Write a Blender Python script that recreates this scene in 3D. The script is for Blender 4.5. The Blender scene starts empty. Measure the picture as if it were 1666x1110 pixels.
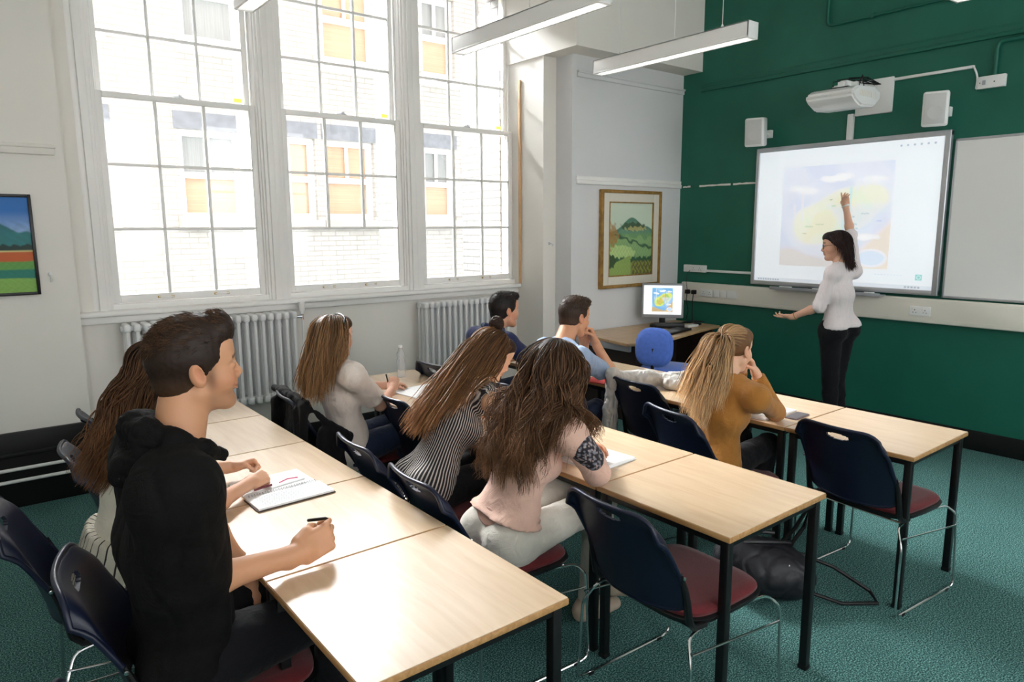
import bpy, bmesh, math, random
import numpy as np
from mathutils import Matrix, Vector
from math import radians, sin, cos, pi

SC = bpy.context.scene
COL = SC.collection

# ------------------------------------------------------------------ camera, light, exposure
cam_data = bpy.data.cameras.new('camera')
cam_data.sensor_width = 36.0
cam_data.lens = 1137.47 * 36.0 / 1666.0
cam_data.clip_start = 0.02
cam_data.clip_end = 200
cam = bpy.data.objects.new('camera', cam_data)
COL.objects.link(cam)
_yaw, _pit, _rol = radians(51.631), radians(9.2155), radians(-0.3043)
_F = Vector((cos(_yaw)*cos(_pit), sin(_yaw)*cos(_pit), -sin(_pit)))
_R0 = Vector((sin(_yaw), -cos(_yaw), 0)); _U0 = _R0.cross(_F)
_R = _R0*cos(_rol) + _U0*sin(_rol); _U = -_R0*sin(_rol) + _U0*cos(_rol)
cam.matrix_world = Matrix(((_R.x, _U.x, -_F.x, 0), (_R.y, _U.y, -_F.y, 0), (_R.z, _U.z, -_F.z, 1.73), (0, 0, 0, 1)))
SC.camera = cam

SKY_GLOW, SKY_BASE, EXPOSURE, UPPER_Z = 122.0, 2.3, 1.22, 12.0
world = bpy.data.worlds.new('overcast_sky')
SC.world = world
world.use_nodes = True
_nt = world.node_tree; _bg = _nt.nodes['Background']
# hazy sky: an even dome with a broad bright area above the building across the courtyard
_tc = _nt.nodes.new('ShaderNodeTexCoord'); _dt = _nt.nodes.new('ShaderNodeVectorMath'); _dt.operation = 'DOT_PRODUCT'
_dt.inputs[1].default_value = Vector((-0.15, 0.72, 0.68)).normalized()
_nt.links.new(_tc.outputs['Generated'], _dt.inputs[0])
_cl = _nt.nodes.new('ShaderNodeMath'); _cl.operation = 'MAXIMUM'; _cl.inputs[1].default_value = 0.0
_pw = _nt.nodes.new('ShaderNodeMath'); _pw.operation = 'POWER'; _pw.inputs[1].default_value = 9.0
_ml = _nt.nodes.new('ShaderNodeMath'); _ml.operation = 'MULTIPLY_ADD'; _ml.inputs[1].default_value = SKY_GLOW; _ml.inputs[2].default_value = SKY_BASE
_nt.links.new(_dt.outputs['Value'], _cl.inputs[0]); _nt.links.new(_cl.outputs[0], _pw.inputs[0]); _nt.links.new(_pw.outputs[0], _ml.inputs[0])
_nt.links.new(_ml.outputs[0], _bg.inputs[1])
_bg.inputs[0].default_value = (0.96, 0.98, 1.0, 1)

SC.view_settings.view_transform = 'Standard'
SC.view_settings.look = 'None'
SC.view_settings.gamma = 1.0
SC.view_settings.use_curve_mapping = False
SC.view_settings.exposure = EXPOSURE

# room constants (metres)
XG, YP, YW, YL, ZC = 6.075, 4.80, 5.42, 5.25, 4.40
XB, YB = -2.4, -2.4
TT = 0.73      # table top height

# ------------------------------------------------------------------ materials
def srgb(r, g=None, b=None):
    if g is None: r, g, b = r
    f = lambda c: (c/255/12.92) if c/255 <= 0.04045 else ((c/255+0.055)/1.055)**2.4
    return (f(r), f(g), f(b))

def mat(name, rgb, rough=0.5, metal=0.0, var=0.0, vscale=8.0, bump=0.0, bscale=60.0, spec=0.5,
        emit=0.0, emit_rgb=None, trans=0.0, sheen=0.0, sss=0.0, attr=None, stretch=None, coat=0.0, ior=1.45, alpha=1.0):
    m = bpy.data.materials.new(name); m.use_nodes = True
    nt = m.node_tree; b = nt.nodes['Principled BSDF']
    b.inputs['Base Color'].default_value = (*rgb, 1)
    b.inputs['Roughness'].default_value = rough
    b.inputs['Metallic'].default_value = metal
    b.inputs['Specular IOR Level'].default_value = spec
    b.inputs['IOR'].default_value = ior
    b.inputs['Transmission Weight'].default_value = trans
    b.inputs['Coat Weight'].default_value = coat
    b.inputs['Alpha'].default_value = alpha
    if sheen: b.inputs['Sheen Weight'].default_value = sheen
    if sss:
        b.inputs['Subsurface Weight'].default_value = sss
        b.inputs['Subsurface Radius'].default_value = (0.9, 0.35, 0.2)
        b.inputs['Subsurface Scale'].default_value = 0.012
    tc = nt.nodes.new('ShaderNodeTexCoord'); vec = tc.outputs['Object']
    if stretch:
        mp = nt.nodes.new('ShaderNodeMapping'); mp.inputs['Scale'].default_value = stretch
        nt.links.new(vec, mp.inputs[0]); vec = mp.outputs[0]
    src = None
    if attr:
        at = nt.nodes.new('ShaderNodeAttribute'); at.attribute_name = attr; src = at.outputs['Color']
        nt.links.new(src, b.inputs['Base Color'])
    if var > 0:
        n = nt.nodes.new('ShaderNodeTexNoise'); n.inputs['Scale'].default_value = vscale; n.inputs['Detail'].default_value = 4
        nt.links.new(vec, n.inputs['Vector'])
        mr = nt.nodes.new('ShaderNodeMapRange'); mr.inputs['From Min'].default_value = 0.3; mr.inputs['From Max'].default_value = 0.7
        mr.inputs['To Min'].default_value = 1-var; mr.inputs['To Max'].default_value = 1+var
        nt.links.new(n.outputs['Fac'], mr.inputs['Value'])
        mx = nt.nodes.new('ShaderNodeVectorMath'); mx.operation = 'SCALE'
        if src: nt.links.new(src, mx.inputs[0])
        else: mx.inputs[0].default_value = rgb
        nt.links.new(mr.outputs[0], mx.inputs['Scale'])
        nt.links.new(mx.outputs[0], b.inputs['Base Color'])
    if bump > 0:
        n2 = nt.nodes.new('ShaderNodeTexNoise'); n2.inputs['Scale'].default_value = bscale; n2.inputs['Detail'].default_value = 3
        nt.links.new(vec, n2.inputs['Vector'])
        bp = nt.nodes.new('ShaderNodeBump'); bp.inputs['Strength'].default_value = bump; bp.inputs['Distance'].default_value = 0.004
        nt.links.new(n2.outputs['Fac'], bp.inputs['Height']); nt.links.new(bp.outputs[0], b.inputs['Normal'])
    if emit > 0:
        b.inputs['Emission Strength'].default_value = emit
        b.inputs['Emission Color'].default_value = (*(emit_rgb or rgb), 1)
        if attr: nt.links.new(src, b.inputs['Emission Color'])
    return m

def add_wrinkle(m, scale=16, dist=.012, strength=.5):
    nt = m.node_tree; b = nt.nodes['Principled BSDF']; tc = nt.nodes.new('ShaderNodeTexCoord')
    n = nt.nodes.new('ShaderNodeTexNoise'); n.inputs['Scale'].default_value = scale; n.inputs['Detail'].default_value = 2.5; n.inputs['Distortion'].default_value = 1.4
    nt.links.new(tc.outputs['Object'], n.inputs['Vector'])
    bp = nt.nodes.new('ShaderNodeBump'); bp.inputs['Strength'].default_value = strength; bp.inputs['Distance'].default_value = dist
    nt.links.new(n.outputs['Fac'], bp.inputs['Height'])
    if b.inputs['Normal'].is_linked: nt.links.new(b.inputs['Normal'].links[0].from_socket, bp.inputs['Normal'])
    nt.links.new(bp.outputs[0], b.inputs['Normal']); return m

def brick_mat(name, c1, c2, mortar, bw=0.23, bh=0.073, axis='XZ', mort=0.008):
    m = bpy.data.materials.new(name); m.use_nodes = True
    nt = m.node_tree; b = nt.nodes['Principled BSDF']; b.inputs['Roughness'].default_value = 0.85
    tc = nt.nodes.new('ShaderNodeTexCoord'); sp = nt.nodes.new('ShaderNodeSeparateXYZ'); cb = nt.nodes.new('ShaderNodeCombineXYZ')
    nt.links.new(tc.outputs['Object'], sp.inputs[0])
    ad = nt.nodes.new('ShaderNodeMath'); ad.operation = 'ADD'
    nt.links.new(sp.outputs['X'], ad.inputs[0]); nt.links.new(sp.outputs['Y'], ad.inputs[1])
    nt.links.new(ad.outputs[0], cb.inputs['X']); nt.links.new(sp.outputs['Z'], cb.inputs['Y'])
    br = nt.nodes.new('ShaderNodeTexBrick')
    br.inputs['Color1'].default_value = (*c1, 1); br.inputs['Color2'].default_value = (*c2, 1); br.inputs['Mortar'].default_value = (*mortar, 1)
    br.inputs['Scale'].default_value = 1.0; br.inputs['Brick Width'].default_value = bw; br.inputs['Row Height'].default_value = bh
    br.inputs['Mortar Size'].default_value = mort; br.inputs['Mortar Smooth'].default_value = 0.2
    nt.links.new(cb.outputs[0], br.inputs['Vector'])
    n = nt.nodes.new('ShaderNodeTexNoise'); n.inputs['Scale'].default_value = 6; n.inputs['Detail'].default_value = 5
    nt.links.new(tc.outputs['Object'], n.inputs['Vector'])
    mr = nt.nodes.new('ShaderNodeMapRange'); mr.inputs['To Min'].default_value = 0.75; mr.inputs['To Max'].default_value = 1.2
    nt.links.new(n.outputs['Fac'], mr.inputs['Value'])
    mx = nt.nodes.new('ShaderNodeVectorMath'); mx.operation = 'SCALE'
    nt.links.new(br.outputs['Color'], mx.inputs[0]); nt.links.new(mr.outputs[0], mx.inputs['Scale'])
    nt.links.new(mx.outputs[0], b.inputs['Base Color'])
    bp = nt.nodes.new('ShaderNodeBump'); bp.inputs['Strength'].default_value = 0.6; bp.inputs['Distance'].default_value = 0.01
    nt.links.new(br.outputs['Fac'], bp.inputs['Height']); bp.invert = True
    nt.links.new(bp.outputs[0], b.inputs['Normal'])
    return m

def wood_mat(name, c1, c2, rough=0.35, along='Y', scale=1.0, coat=0.2):
    m = bpy.data.materials.new(name); m.use_nodes = True
    nt = m.node_tree; b = nt.nodes['Principled BSDF']; b.inputs['Roughness'].default_value = rough
    b.inputs['Coat Weight'].default_value = coat; b.inputs['Coat Roughness'].default_value = 0.25
    tc = nt.nodes.new('ShaderNodeTexCoord'); mp = nt.nodes.new('ShaderNodeMapping')
    s = {'Y': (14, 1.2, 14), 'X': (1.2, 14, 14)}[along]
    mp.inputs['Scale'].default_value = tuple(v*scale for v in s)
    oi = nt.nodes.new('ShaderNodeObjectInfo'); ml = nt.nodes.new('ShaderNodeMath'); ml.operation = 'MULTIPLY'; ml.inputs[1].default_value = 37.0
    nt.links.new(oi.outputs['Random'], ml.inputs[0]); cx = nt.nodes.new('ShaderNodeCombineXYZ')
    for k in range(3): nt.links.new(ml.outputs[0], cx.inputs[k])
    nt.links.new(tc.outputs['Object'], mp.inputs[0]); nt.links.new(cx.outputs[0], mp.inputs['Location'])
    n = nt.nodes.new('ShaderNodeTexNoise'); n.inputs['Scale'].default_value = 3; n.inputs['Detail'].default_value = 6; n.inputs['Distortion'].default_value = 0.6
    nt.links.new(mp.outputs[0], n.inputs['Vector'])
    cr = nt.nodes.new('ShaderNodeValToRGB'); cr.color_ramp.elements[0].position = 0.35; cr.color_ramp.elements[1].position = 0.65
    cr.color_ramp.elements[0].color = (*c1, 1); cr.color_ramp.elements[1].color = (*c2, 1)
    nt.links.new(n.outputs['Fac'], cr.inputs[0]); nt.links.new(cr.outputs[0], b.inputs['Base Color'])
    return m

def carpet_mat():
    m = bpy.data.materials.new('teal_carpet'); m.use_nodes = True
    nt = m.node_tree; b = nt.nodes['Principled BSDF']; b.inputs['Roughness'].default_value = 0.95; b.inputs['Specular IOR Level'].default_value = 0.15
    tc = nt.nodes.new('ShaderNodeTexCoord')
    n = nt.nodes.new('ShaderNodeTexNoise'); n.inputs['Scale'].default_value = 170; n.inputs['Detail'].default_value = 3
    n3 = nt.nodes.new('ShaderNodeTexNoise'); n3.inputs['Scale'].default_value = 2.2; n3.inputs['Detail'].default_value = 3
    nt.links.new(tc.outputs['Object'], n.inputs['Vector']); nt.links.new(tc.outputs['Object'], n3.inputs['Vector'])
    cr = nt.nodes.new('ShaderNodeValToRGB'); e = cr.color_ramp.elements
    e[0].position = 0.36; e[0].color = (*srgb(26, 54, 54), 1); e[1].position = 0.62; e[1].color = (*srgb(118, 160, 154), 1)
    x = e.new(0.5); x.color = (*srgb(56, 98, 95), 1)
    nt.links.new(n.outputs['Fac'], cr.inputs[0])
    mr = nt.nodes.new('ShaderNodeMapRange'); mr.inputs['To Min'].default_value = 0.8; mr.inputs['To Max'].default_value = 1.2
    nt.links.new(n3.outputs['Fac'], mr.inputs['Value'])
    mx = nt.nodes.new('ShaderNodeVectorMath'); mx.operation = 'SCALE'
    nt.links.new(cr.outputs[0], mx.inputs[0]); nt.links.new(mr.outputs[0], mx.inputs['Scale']); nt.links.new(mx.outputs[0], b.inputs['Base Color'])
    bp = nt.nodes.new('ShaderNodeBump'); bp.inputs['Strength'].default_value = 0.5; bp.inputs['Distance'].default_value = 0.003
    nt.links.new(n.outputs['Fac'], bp.inputs['Height']); nt.links.new(bp.outputs[0], b.inputs['Normal'])
    return m

M = dict(
    white_wall=mat('white_wall_paint', srgb(231, 227, 219), 0.6, var=0.02, vscale=1.5, bump=0.08, bscale=25),
    cool_wall=mat('cool_white_wall_paint', srgb(222, 222, 222), 0.6, var=0.02, vscale=1.5, bump=0.08, bscale=25),
    green_wall=mat('dark_green_wall_paint', srgb(30, 99, 82), 0.42, var=0.10, vscale=2.2, bump=0.10, bscale=9, spec=0.4),
    ceiling=mat('ceiling_paint', srgb(240, 239, 235), 0.7),
    gloss_white=mat('white_gloss_paint', srgb(242, 240, 236), 0.35, var=0.02, vscale=4, spec=0.5),
    cream_wood=mat('unpainted_wood_edge', srgb(212, 172, 128), 0.6, var=0.1, vscale=10),
    black_board=mat('black_skirting_paint', srgb(16, 15, 15), 0.45, var=0.1),
    carpet=carpet_mat(),
    table=wood_mat('beech_laminate', srgb(208, 178, 144), srgb(218, 192, 160), 0.31, 'Y', .8, 0.5),
    table_edge=wood_mat('beech_lipping', srgb(166, 122, 74), srgb(192, 148, 98), 0.45, 'Y', 1.5, 0.1),
    desk=wood_mat('oak_desk_top', srgb(186, 150, 108), srgb(208, 174, 132), 0.35, 'X', 1.0, 0.2),
    dark_panel=mat('dark_brown_panel', srgb(46, 34, 28), 0.5, var=0.15, stretch=(2, 2, 20)),
    black_metal=mat('black_powder_coated_steel', srgb(14, 14, 16), 0.38, spec=0.5),
    chrome=mat('chrome', (0.75, 0.76, 0.77), 0.16, metal=1.0),
    navy_plastic=mat('navy_plastic', srgb(17, 24, 46), 0.38, spec=0.5, bump=0.05, bscale=220),
    red_fabric=mat('dark_red_upholstery', srgb(98, 17, 24), 0.85, var=0.12, vscale=60, bump=0.3, bscale=400, sheen=0.2),
    radiator=mat('white_radiator_enamel', srgb(232, 232, 232), 0.3),
    white_plastic=mat('white_plastic', srgb(232, 232, 230), 0.35),
    cream_plastic=mat('cream_plastic_trunking', srgb(232, 226, 214), 0.4),
    grey_plastic=mat('grey_plastic', srgb(160, 162, 166), 0.4),
    speaker_grille=mat('pale_speaker_grille', srgb(205, 205, 203), 0.7, bump=0.5, bscale=600),
    black_plastic=mat('black_plastic', srgb(16, 16, 18), 0.4),
    alu=mat('brushed_aluminium', srgb(196, 198, 202), 0.35, metal=0.7),
    board_grey=mat('plain_whiteboard', srgb(234, 233, 230), 0.3),
    lamp_glow=mat('fluorescent_tube', (1, 1, 1), 0.5, emit=6.0, emit_rgb=(1.0, 0.98, 0.95)),
    blue_fabric=mat('bright_blue_upholstery', srgb(84, 122, 216), 0.8, var=0.08, vscale=40, bump=0.25, bscale=300, sheen=0.3),
    paint=mat('painted_canvas', (1, 1, 1), 0.6, attr='Col', bump=0.3, bscale=120),
    paint_smooth=mat('printed_picture', (1, 1, 1), 0.5, attr='Col'),
    gold=mat('gilded_wood', srgb(160, 122, 62), 0.45, metal=0.3, var=0.3, vscale=20),
    mount=mat('cream_picture_mount', srgb(228, 222, 206), 0.7),
    black_frame=mat('black_picture_frame', srgb(14, 13, 13), 0.35),
    brass=mat('brass', srgb(190, 160, 90), 0.35, metal=0.9),
    paper=mat('white_paper', srgb(240, 240, 240), 0.7, var=0.02, vscale=30),
    glass=None,
    brick=brick_mat('white_glazed_brick', srgb(168, 167, 163), srgb(163, 161, 156), srgb(148, 146, 140)),
    pier_brick=brick_mat('weathered_white_brick', srgb(136, 135, 132), srgb(118, 116, 111), srgb(90, 88, 84), bw=0.225, bh=0.075),
    dark_brick=brick_mat('dark_brown_brick', srgb(64, 52, 46), srgb(52, 42, 38), srgb(70, 64, 58)),
    stone=mat('pale_stone', srgb(170, 164, 152), 0.8, var=0.08),
    slate=mat('grey_lintel_stone', srgb(116, 120, 126), 0.8, var=0.15),
    blind=mat('orange_wooden_blind', srgb(180, 152, 128), 0.6, var=0.12, stretch=(0.1, 0.1, 12), vscale=8),
    curtain=mat('grey_net_curtain', srgb(142, 146, 146), 0.8, var=0.1, stretch=(10, 1, 0.2), vscale=8),
    asphalt=mat('courtyard_ground', srgb(70, 69, 67), 0.9, var=0.1),
    yellow=mat('yellow_sticker', srgb(222, 222, 60), 0.6),
)
def _glass():
    m = bpy.data.materials.new('window_glass'); m.use_nodes = True
    nt = m.node_tree; nt.nodes.remove(nt.nodes['Principled BSDF']); out = nt.nodes['Material Output']
    t = nt.nodes.new('ShaderNodeBsdfTransparent'); g = nt.nodes.new('ShaderNodeBsdfGlossy'); g.inputs['Roughness'].default_value = 0.02
    f = nt.nodes.new('ShaderNodeFresnel'); f.inputs['IOR'].default_value = 1.45; mx = nt.nodes.new('ShaderNodeMixShader')
    nt.links.new(f.outputs[0], mx.inputs[0]); nt.links.new(t.outputs[0], mx.inputs[1]); nt.links.new(g.outputs[0], mx.inputs[2])
    nt.links.new(mx.outputs[0], out.inputs[0]); return m
M['glass'] = _glass()

# ------------------------------------------------------------------ mesh builder
class MB:
    """collects shapes (world coordinates) into one mesh"""
    def __init__(s): s.v = []; s.f = []; s.m = []; s.sm = []
    def add(s, vs, fs, mi=0, smooth=True):
        o = len(s.v); s.v += [tuple(map(float, p)) for p in vs]
        for f in fs: s.f.append(tuple(i+o for i in f)); s.m.append(mi); s.sm.append(smooth)
        return s
    def box(s, lo, hi, mi=0, bev=0.0, seg=2, R=None):
        lo = Vector(lo); hi = Vector(hi)
        bm = bmesh.new(); bmesh.ops.create_cube(bm, size=1.0)
        d = hi-lo; c = (lo+hi)/2
        for v in bm.verts: v.co = Vector((v.co.x*d.x, v.co.y*d.y, v.co.z*d.z))
        if bev > 0:
            bev = min(bev, 0.49*min(abs(d.x), abs(d.y), abs(d.z)))
            bmesh.ops.bevel(bm, geom=list(bm.edges), offset=bev, segments=seg, affect='EDGES', profile=0.5)
        for v in bm.verts: v.co = (R @ v.co if R is not None else v.co) + c
        s._bm(bm, mi, bev > 0); return s
    def _bm(s, bm, mi, smooth):
        bm.normal_update()
        for i, v in enumerate(bm.verts): v.index = i
        s.add([v.co[:] for v in bm.verts], [[v.index for v in f.verts] for f in bm.faces], mi, smooth); bm.free()
    def tube(s, pts, r, n=8, mi=0, caps=True, closed=False, rs=None):
        pts = [Vector(p) for p in pts]; k = len(pts); vs = []; fs = []
        t0 = (pts[1]-pts[0]).normalized(); up = Vector((0, 0, 1)) if abs(t0.z) < 0.9 else Vector((1, 0, 0))
        nrm = t0.cross(up).normalized()
        for i, p in enumerate(pts):
            if closed: t = (pts[(i+1) % k]-pts[i-1]).normalized()
            else: t = (pts[min(i+1, k-1)]-pts[max(i-1, 0)]).normalized()
            nrm = (nrm - t*nrm.dot(t)).normalized(); bn = t.cross(nrm)
            rr = rs[i] if rs else r
            for j in range(n):
                a = 2*pi*j/n; vs.append(p + (nrm*cos(a)+bn*sin(a))*rr)
        for i in range(k if closed else k-1):
            for j in range(n):
                a = i*n+j; b = i*n+(j+1) % n; c = ((i+1) % k)*n+(j+1) % n; d = ((i+1) % k)*n+j
                fs.append((a, b, c, d))
        if caps and not closed:
            fs.append(tuple(range(n-1, -1, -1))); fs.append(tuple((k-1)*n+j for j in range(n)))
        s.add(vs, fs, mi, True); return s
    def cyl(s, a, b, r, n=16, mi=0, r2=None): return s.tube([a, b], r, n, mi, rs=[r, r if r2 is None else r2])
    def lathe(s, prof, c, axis=(0, 0, 1), n=20, mi=0):
        ax = Vector(axis).normalized(); up = Vector((1, 0, 0)) if abs(ax.x) < 0.9 else Vector((0, 1, 0))
        u = ax.cross(up).normalized(); w = ax.cross(u); c = Vector(c); vs = []; fs = []
        for r, h in prof:
            for j in range(n):
                a = 2*pi*j/n; vs.append(c + ax*h + (u*cos(a)+w*sin(a))*r)
        for i in range(len(prof)-1):
            for j in range(n): fs.append((i*n+j, i*n+(j+1) % n, (i+1)*n+(j+1) % n, (i+1)*n+j))
        fs.append(tuple(range(n-1, -1, -1))); fs.append(tuple((len(prof)-1)*n+j for j in range(n)))
        s.add(vs, fs, mi, True); return s
    def prism(s, poly, d0, d1, axis='z', mi=0, bev=0.0):
        """poly in the plane across axis, extruded from d0 to d1"""
        bm = bmesh.new()
        mk = {'z': lambda p, d: (p[0], p[1], d), 'y': lambda p, d: (p[0], d, p[1]), 'x': lambda p, d: (d, p[0], p[1])}[axis]
        a = [bm.verts.new(mk(p, d0)) for p in poly]; b = [bm.verts.new(mk(p, d1)) for p in poly]; n = len(poly)
        bm.faces.new(a); bm.faces.new(list(reversed(b)))
        for i in range(n): bm.faces.new((a[(i+1) % n], a[i], b[i], b[(i+1) % n]))
        bmesh.ops.recalc_face_normals(bm, faces=bm.faces)
        if bev: bmesh.ops.bevel(bm, geom=list(bm.edges), offset=bev, segments=2, affect='EDGES')
        s._bm(bm, mi, bev > 0); return s
    def sphere(s, c, r, n=12, mi=0, sc=(1, 1, 1)):
        prof = []; c = Vector(c); vs = []; fs = []
        for i in range(1, n):
            th = pi*i/n
            for j in range(n*2):
                a = pi*j/n; vs.append(c+Vector((r*sc[0]*sin(th)*cos(a), r*sc[1]*sin(th)*sin(a), r*sc[2]*cos(th))))
        vs += [c+Vector((0, 0, r*sc[2])), c-Vector((0, 0, r*sc[2]))]; m = n*2
        for i in range(n-2):
            for j in range(m): fs.append((i*m+j, (i+1)*m+j, (i+1)*m+(j+1) % m, i*m+(j+1) % m))
        for j in range(m): fs.append(((n-1)*m, j, (j+1) % m)); fs.append(((n-1)*m+1, (n-2)*m+(j+1) % m, (n-2)*m+j))
        s.add(vs, fs, mi, True); return s

def tag(o, label=None, cat=None, group=None, kind=None):
    if label: o['label'] = label
    if cat: o['category'] = cat
    if group: o['group'] = group
    if kind: o['kind'] = kind
    return o

def empty(name, loc=(0, 0, 0), rz=0.0, label=None, cat=None, group=None, kind=None):
    o = bpy.data.objects.new(name, None); o.empty_display_size = 0.1; COL.objects.link(o)
    o.location = loc; o.rotation_euler = (0, 0, rz)
    return tag(o, label, cat, group, kind)

def base_of(o):
    v = Vector((0, 0, 0))
    while o is not None: v = v + Vector(o.location); o = o.parent
    return v

def build(name, mb, mats, parent=None, origin=None, local=False, ang=40, attrs=None):
    """link an MB as one mesh object; shapes are given in world coordinates unless local"""
    if not isinstance(mats, (list, tuple)): mats = [mats]
    off = Vector((0, 0, 0))
    if not local:
        off = base_of(parent) if parent is not None else Vector(origin or (0, 0, 0))
    me = bpy.data.meshes.new(name)
    me.from_pydata([(p[0]-off.x, p[1]-off.y, p[2]-off.z) for p in mb.v], [], mb.f)
    for m in mats: me.materials.append(m)
    me.polygons.foreach_set('material_index', mb.m); me.polygons.foreach_set('use_smooth', mb.sm)
    if ang: me.set_sharp_from_angle(angle=radians(ang))
    me.update()
    o = bpy.data.objects.new(name, me); COL.objects.link(o)
    if parent is not None: o.parent = parent
    elif not local: o.location = off
    return o

def copy_tree(o, parent=None):
    c = o.copy(); COL.objects.link(c); c.parent = parent
    for ch in list(o.children): copy_tree(ch, c)
    return c

def structure(name, mb, mats, **k):
    o = build(name, mb, mats, **k)
    if o.parent is None: o['kind'] = 'structure'
    return o

def paint_grid(name, O, U, V, nu, nv, func, material, parent=None, origin=None):
    """flat picture: func(u,v)->rgb (linear) evaluated on a fine vertex grid. u along U, v along V"""
    O = np.array(O, float); U = np.array(U, float); V = np.array(V, float)
    u = np.linspace(0, 1, nu); v = np.linspace(0, 1, nv); gu, gv = np.meshgrid(u, v)
    P = O + gu[..., None]*U + gv[..., None]*V
    off = np.array(base_of(parent) if parent is not None else (origin or O))
    idx = np.arange(nu*nv).reshape(nv, nu)
    F_ = np.stack([idx[:-1, :-1], idx[:-1, 1:], idx[1:, 1:], idx[1:, :-1]], -1).reshape(-1, 4)
    me = bpy.data.meshes.new(name)
    me.from_pydata((P.reshape(-1, 3)-off).tolist(), [], F_.tolist())
    c = func(gu, gv).reshape(-1, 3)
    ca = me.color_attributes.new('Col', 'FLOAT_COLOR', 'POINT')
    ca.data.foreach_set('color', np.concatenate([c, np.ones((len(c), 1))], 1).astype(np.float32).ravel())
    me.materials.append(material); me.update()
    o = bpy.data.objects.new(name, me); COL.objects.link(o)
    if parent is not None: o.parent = parent
    else: o.location = off
    return o
# ================================================================== THE SETTING
structure('floor', MB().box((XB-.1, YB-.1, -0.1), (XG+.1, 5.9, 0)), M['carpet'])
structure('ceiling', MB().box((XB-.1, YB-.1, ZC), (XG+.1, 5.9, ZC+.1)), M['ceiling'])
structure('wall_front', MB().box((XG, YB, 0), (XG+.12, 5.9, ZC)), M['green_wall'])
structure('wall_back', MB().box((XB-.12, YB, 0), (XB, 5.9, ZC)), M['white_wall'])
_w = MB().box((XB, YB-.12, 0), (XG, YB, 1.2)).box((XB, YB-.12, 3.6), (XG, YB, ZC))
for a_, b_ in ((XB, -2.0), (0.0, .8), (2.8, 3.6), (5.6, XG)): _w.box((a_, YB-.12, 1.2), (b_, YB, 3.6))
structure('wall_right', _w, M['white_wall'])
for i_, x_ in enumerate((-1.0, 1.8, 4.6)):  # added windows and openings, out of view, to let extra daylight into the room
    r_ = empty('window_%d' % (i_+4), (x_, YB-.06, 1.2), kind='structure'); _w = MB()
    _w.box((x_-1, YB-.09, 1.2), (x_-.94, YB-.03, 3.6)).box((x_+.94, YB-.09, 1.2), (x_+1, YB-.03, 3.6)).box((x_-.94, YB-.09, 1.2), (x_+.94, YB-.03, 1.26)).box((x_-.94, YB-.09, 3.54), (x_+.94, YB-.03, 3.6)).box((x_-.02, YB-.08, 1.26), (x_+.02, YB-.04, 3.54)).box((x_-.94, YB-.08, 2.38), (x_+.94, YB-.04, 2.42))
    build('window_frame', _w, M['gloss_white'], r_)
# left side: projecting wall with painting, window wall, column, recessed picture wall
structure('wall_left_pier', MB().box((XB, YL, 0), (0.60, 5.9, ZC)), M['white_wall'])
wl = MB()
wl.box((0.60, YW, 0), (4.36, 5.75, 1.15))
wl.box((0.60, YW, 1.15), (0.70, 5.75, 3.98))
wl.box((0.60, YW, 3.98), (4.36, 5.75, ZC))
structure('wall_left', wl, M['white_wall'])
structure('wall_left_column', MB().box((4.355, 5.02, 0), (4.51, 5.658, 3.262)).box((4.51, 5.021, 0), (XG, 5.658, 3.262)), M['white_wall'])
structure('wall_left_recess', MB().box((4.51, YP, 0), (XG, 5.02, 3.262)), M['cool_wall'])
structure('ceiling_beam', MB().box((4.335, 4.57, 3.262), (XG, 5.658, ZC)), M['white_wall'])

def rail(name, pts_lo, pts_hi, m, axis, flip=-1):
    pass
# picture rails
structure('trim_1', MB().box((4.56, YP-.018, 3.07), (XG, YP, 3.125), bev=.006).box((4.56, YP-.030, 3.105), (XG, YP, 3.125), bev=.006), M['cool_wall'])
structure('trim_2', MB().box((4.56, YP-.022, 2.125), (XG, YP, 2.165), bev=.008).box((4.56, YP-.012, 2.165), (XG, YP, 2.20), bev=.004), M['gloss_white'])
structure('trim_3', MB().box((XB, YL-.022, 2.185), (0.555, YL, 2.25), bev=.008).box((XB, YL-.032, 2.225), (0.56, YL, 2.245), bev=.006), M['white_wall'])
structure('trim_4', MB().box((XG-.028, YB, 3.065), (XG, 4.57, 3.095), bev=.008).box((XG-.015, YB, 3.095), (XG, 4.57, 3.145), bev=.004), M['green_wall'])
structure('trim_5', MB().box((XG-.010, 2.3, 2.135), (XG, YP, 2.145)), M['green_wall'])
# chips of bare white plaster along that rail
ch = MB(); rr = random.Random(3)
for a, b in ((4.755, 4.66), (4.55, 4.18), (4.15, 3.905)):
    y = a
    n = 7; top = []; bot = []
    for i in range(n+1):
        yy = a+(b-a)*i/n; top.append((yy, 2.145+rr.uniform(0, .006))); bot.append((yy, 2.134-rr.uniform(0, .005)))
    ch.prism(top+bot[::-1], XG-.0115, XG-.0095, axis='x')
structure('trim_6', ch, M['white_wall'])
# skirtings
structure('baseboard_front', MB().box((XG-.022, YB, 0), (XG, 4.8, .155), bev=.006), M['black_board'])
structure('baseboard_left', MB().box((.60, YW-.02, 0), (4.355, YW, .15), bev=.005), M['black_board'])
dd = MB().box((XB, YL-.03, 0), (0.585, YL, .485), bev=.006).box((XB, YL-.045, .33), (.585, YL-.03, .36), bev=.004).box((.585, YL-.02, .0), (.61, YL, .50))
structure('baseboard_left_pier', dd, M['black_board'])
pp = MB().cyl((XB, 5.15, .27), (.50, 5.15, .27), .011).cyl((XB, 5.15, .195), (.52, 5.15, .195), .011)
for x in (-1.5, -.5): pp.box((x-.01, 5.14, .18), (x+.01, 5.22, .285))
hp = build('heating_pipes', pp, M['white_plastic'], origin=(-.9, 5.15, .195))
tag(hp, 'two thin white heating pipes running along the black skirting at the left', 'pipes')

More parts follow.
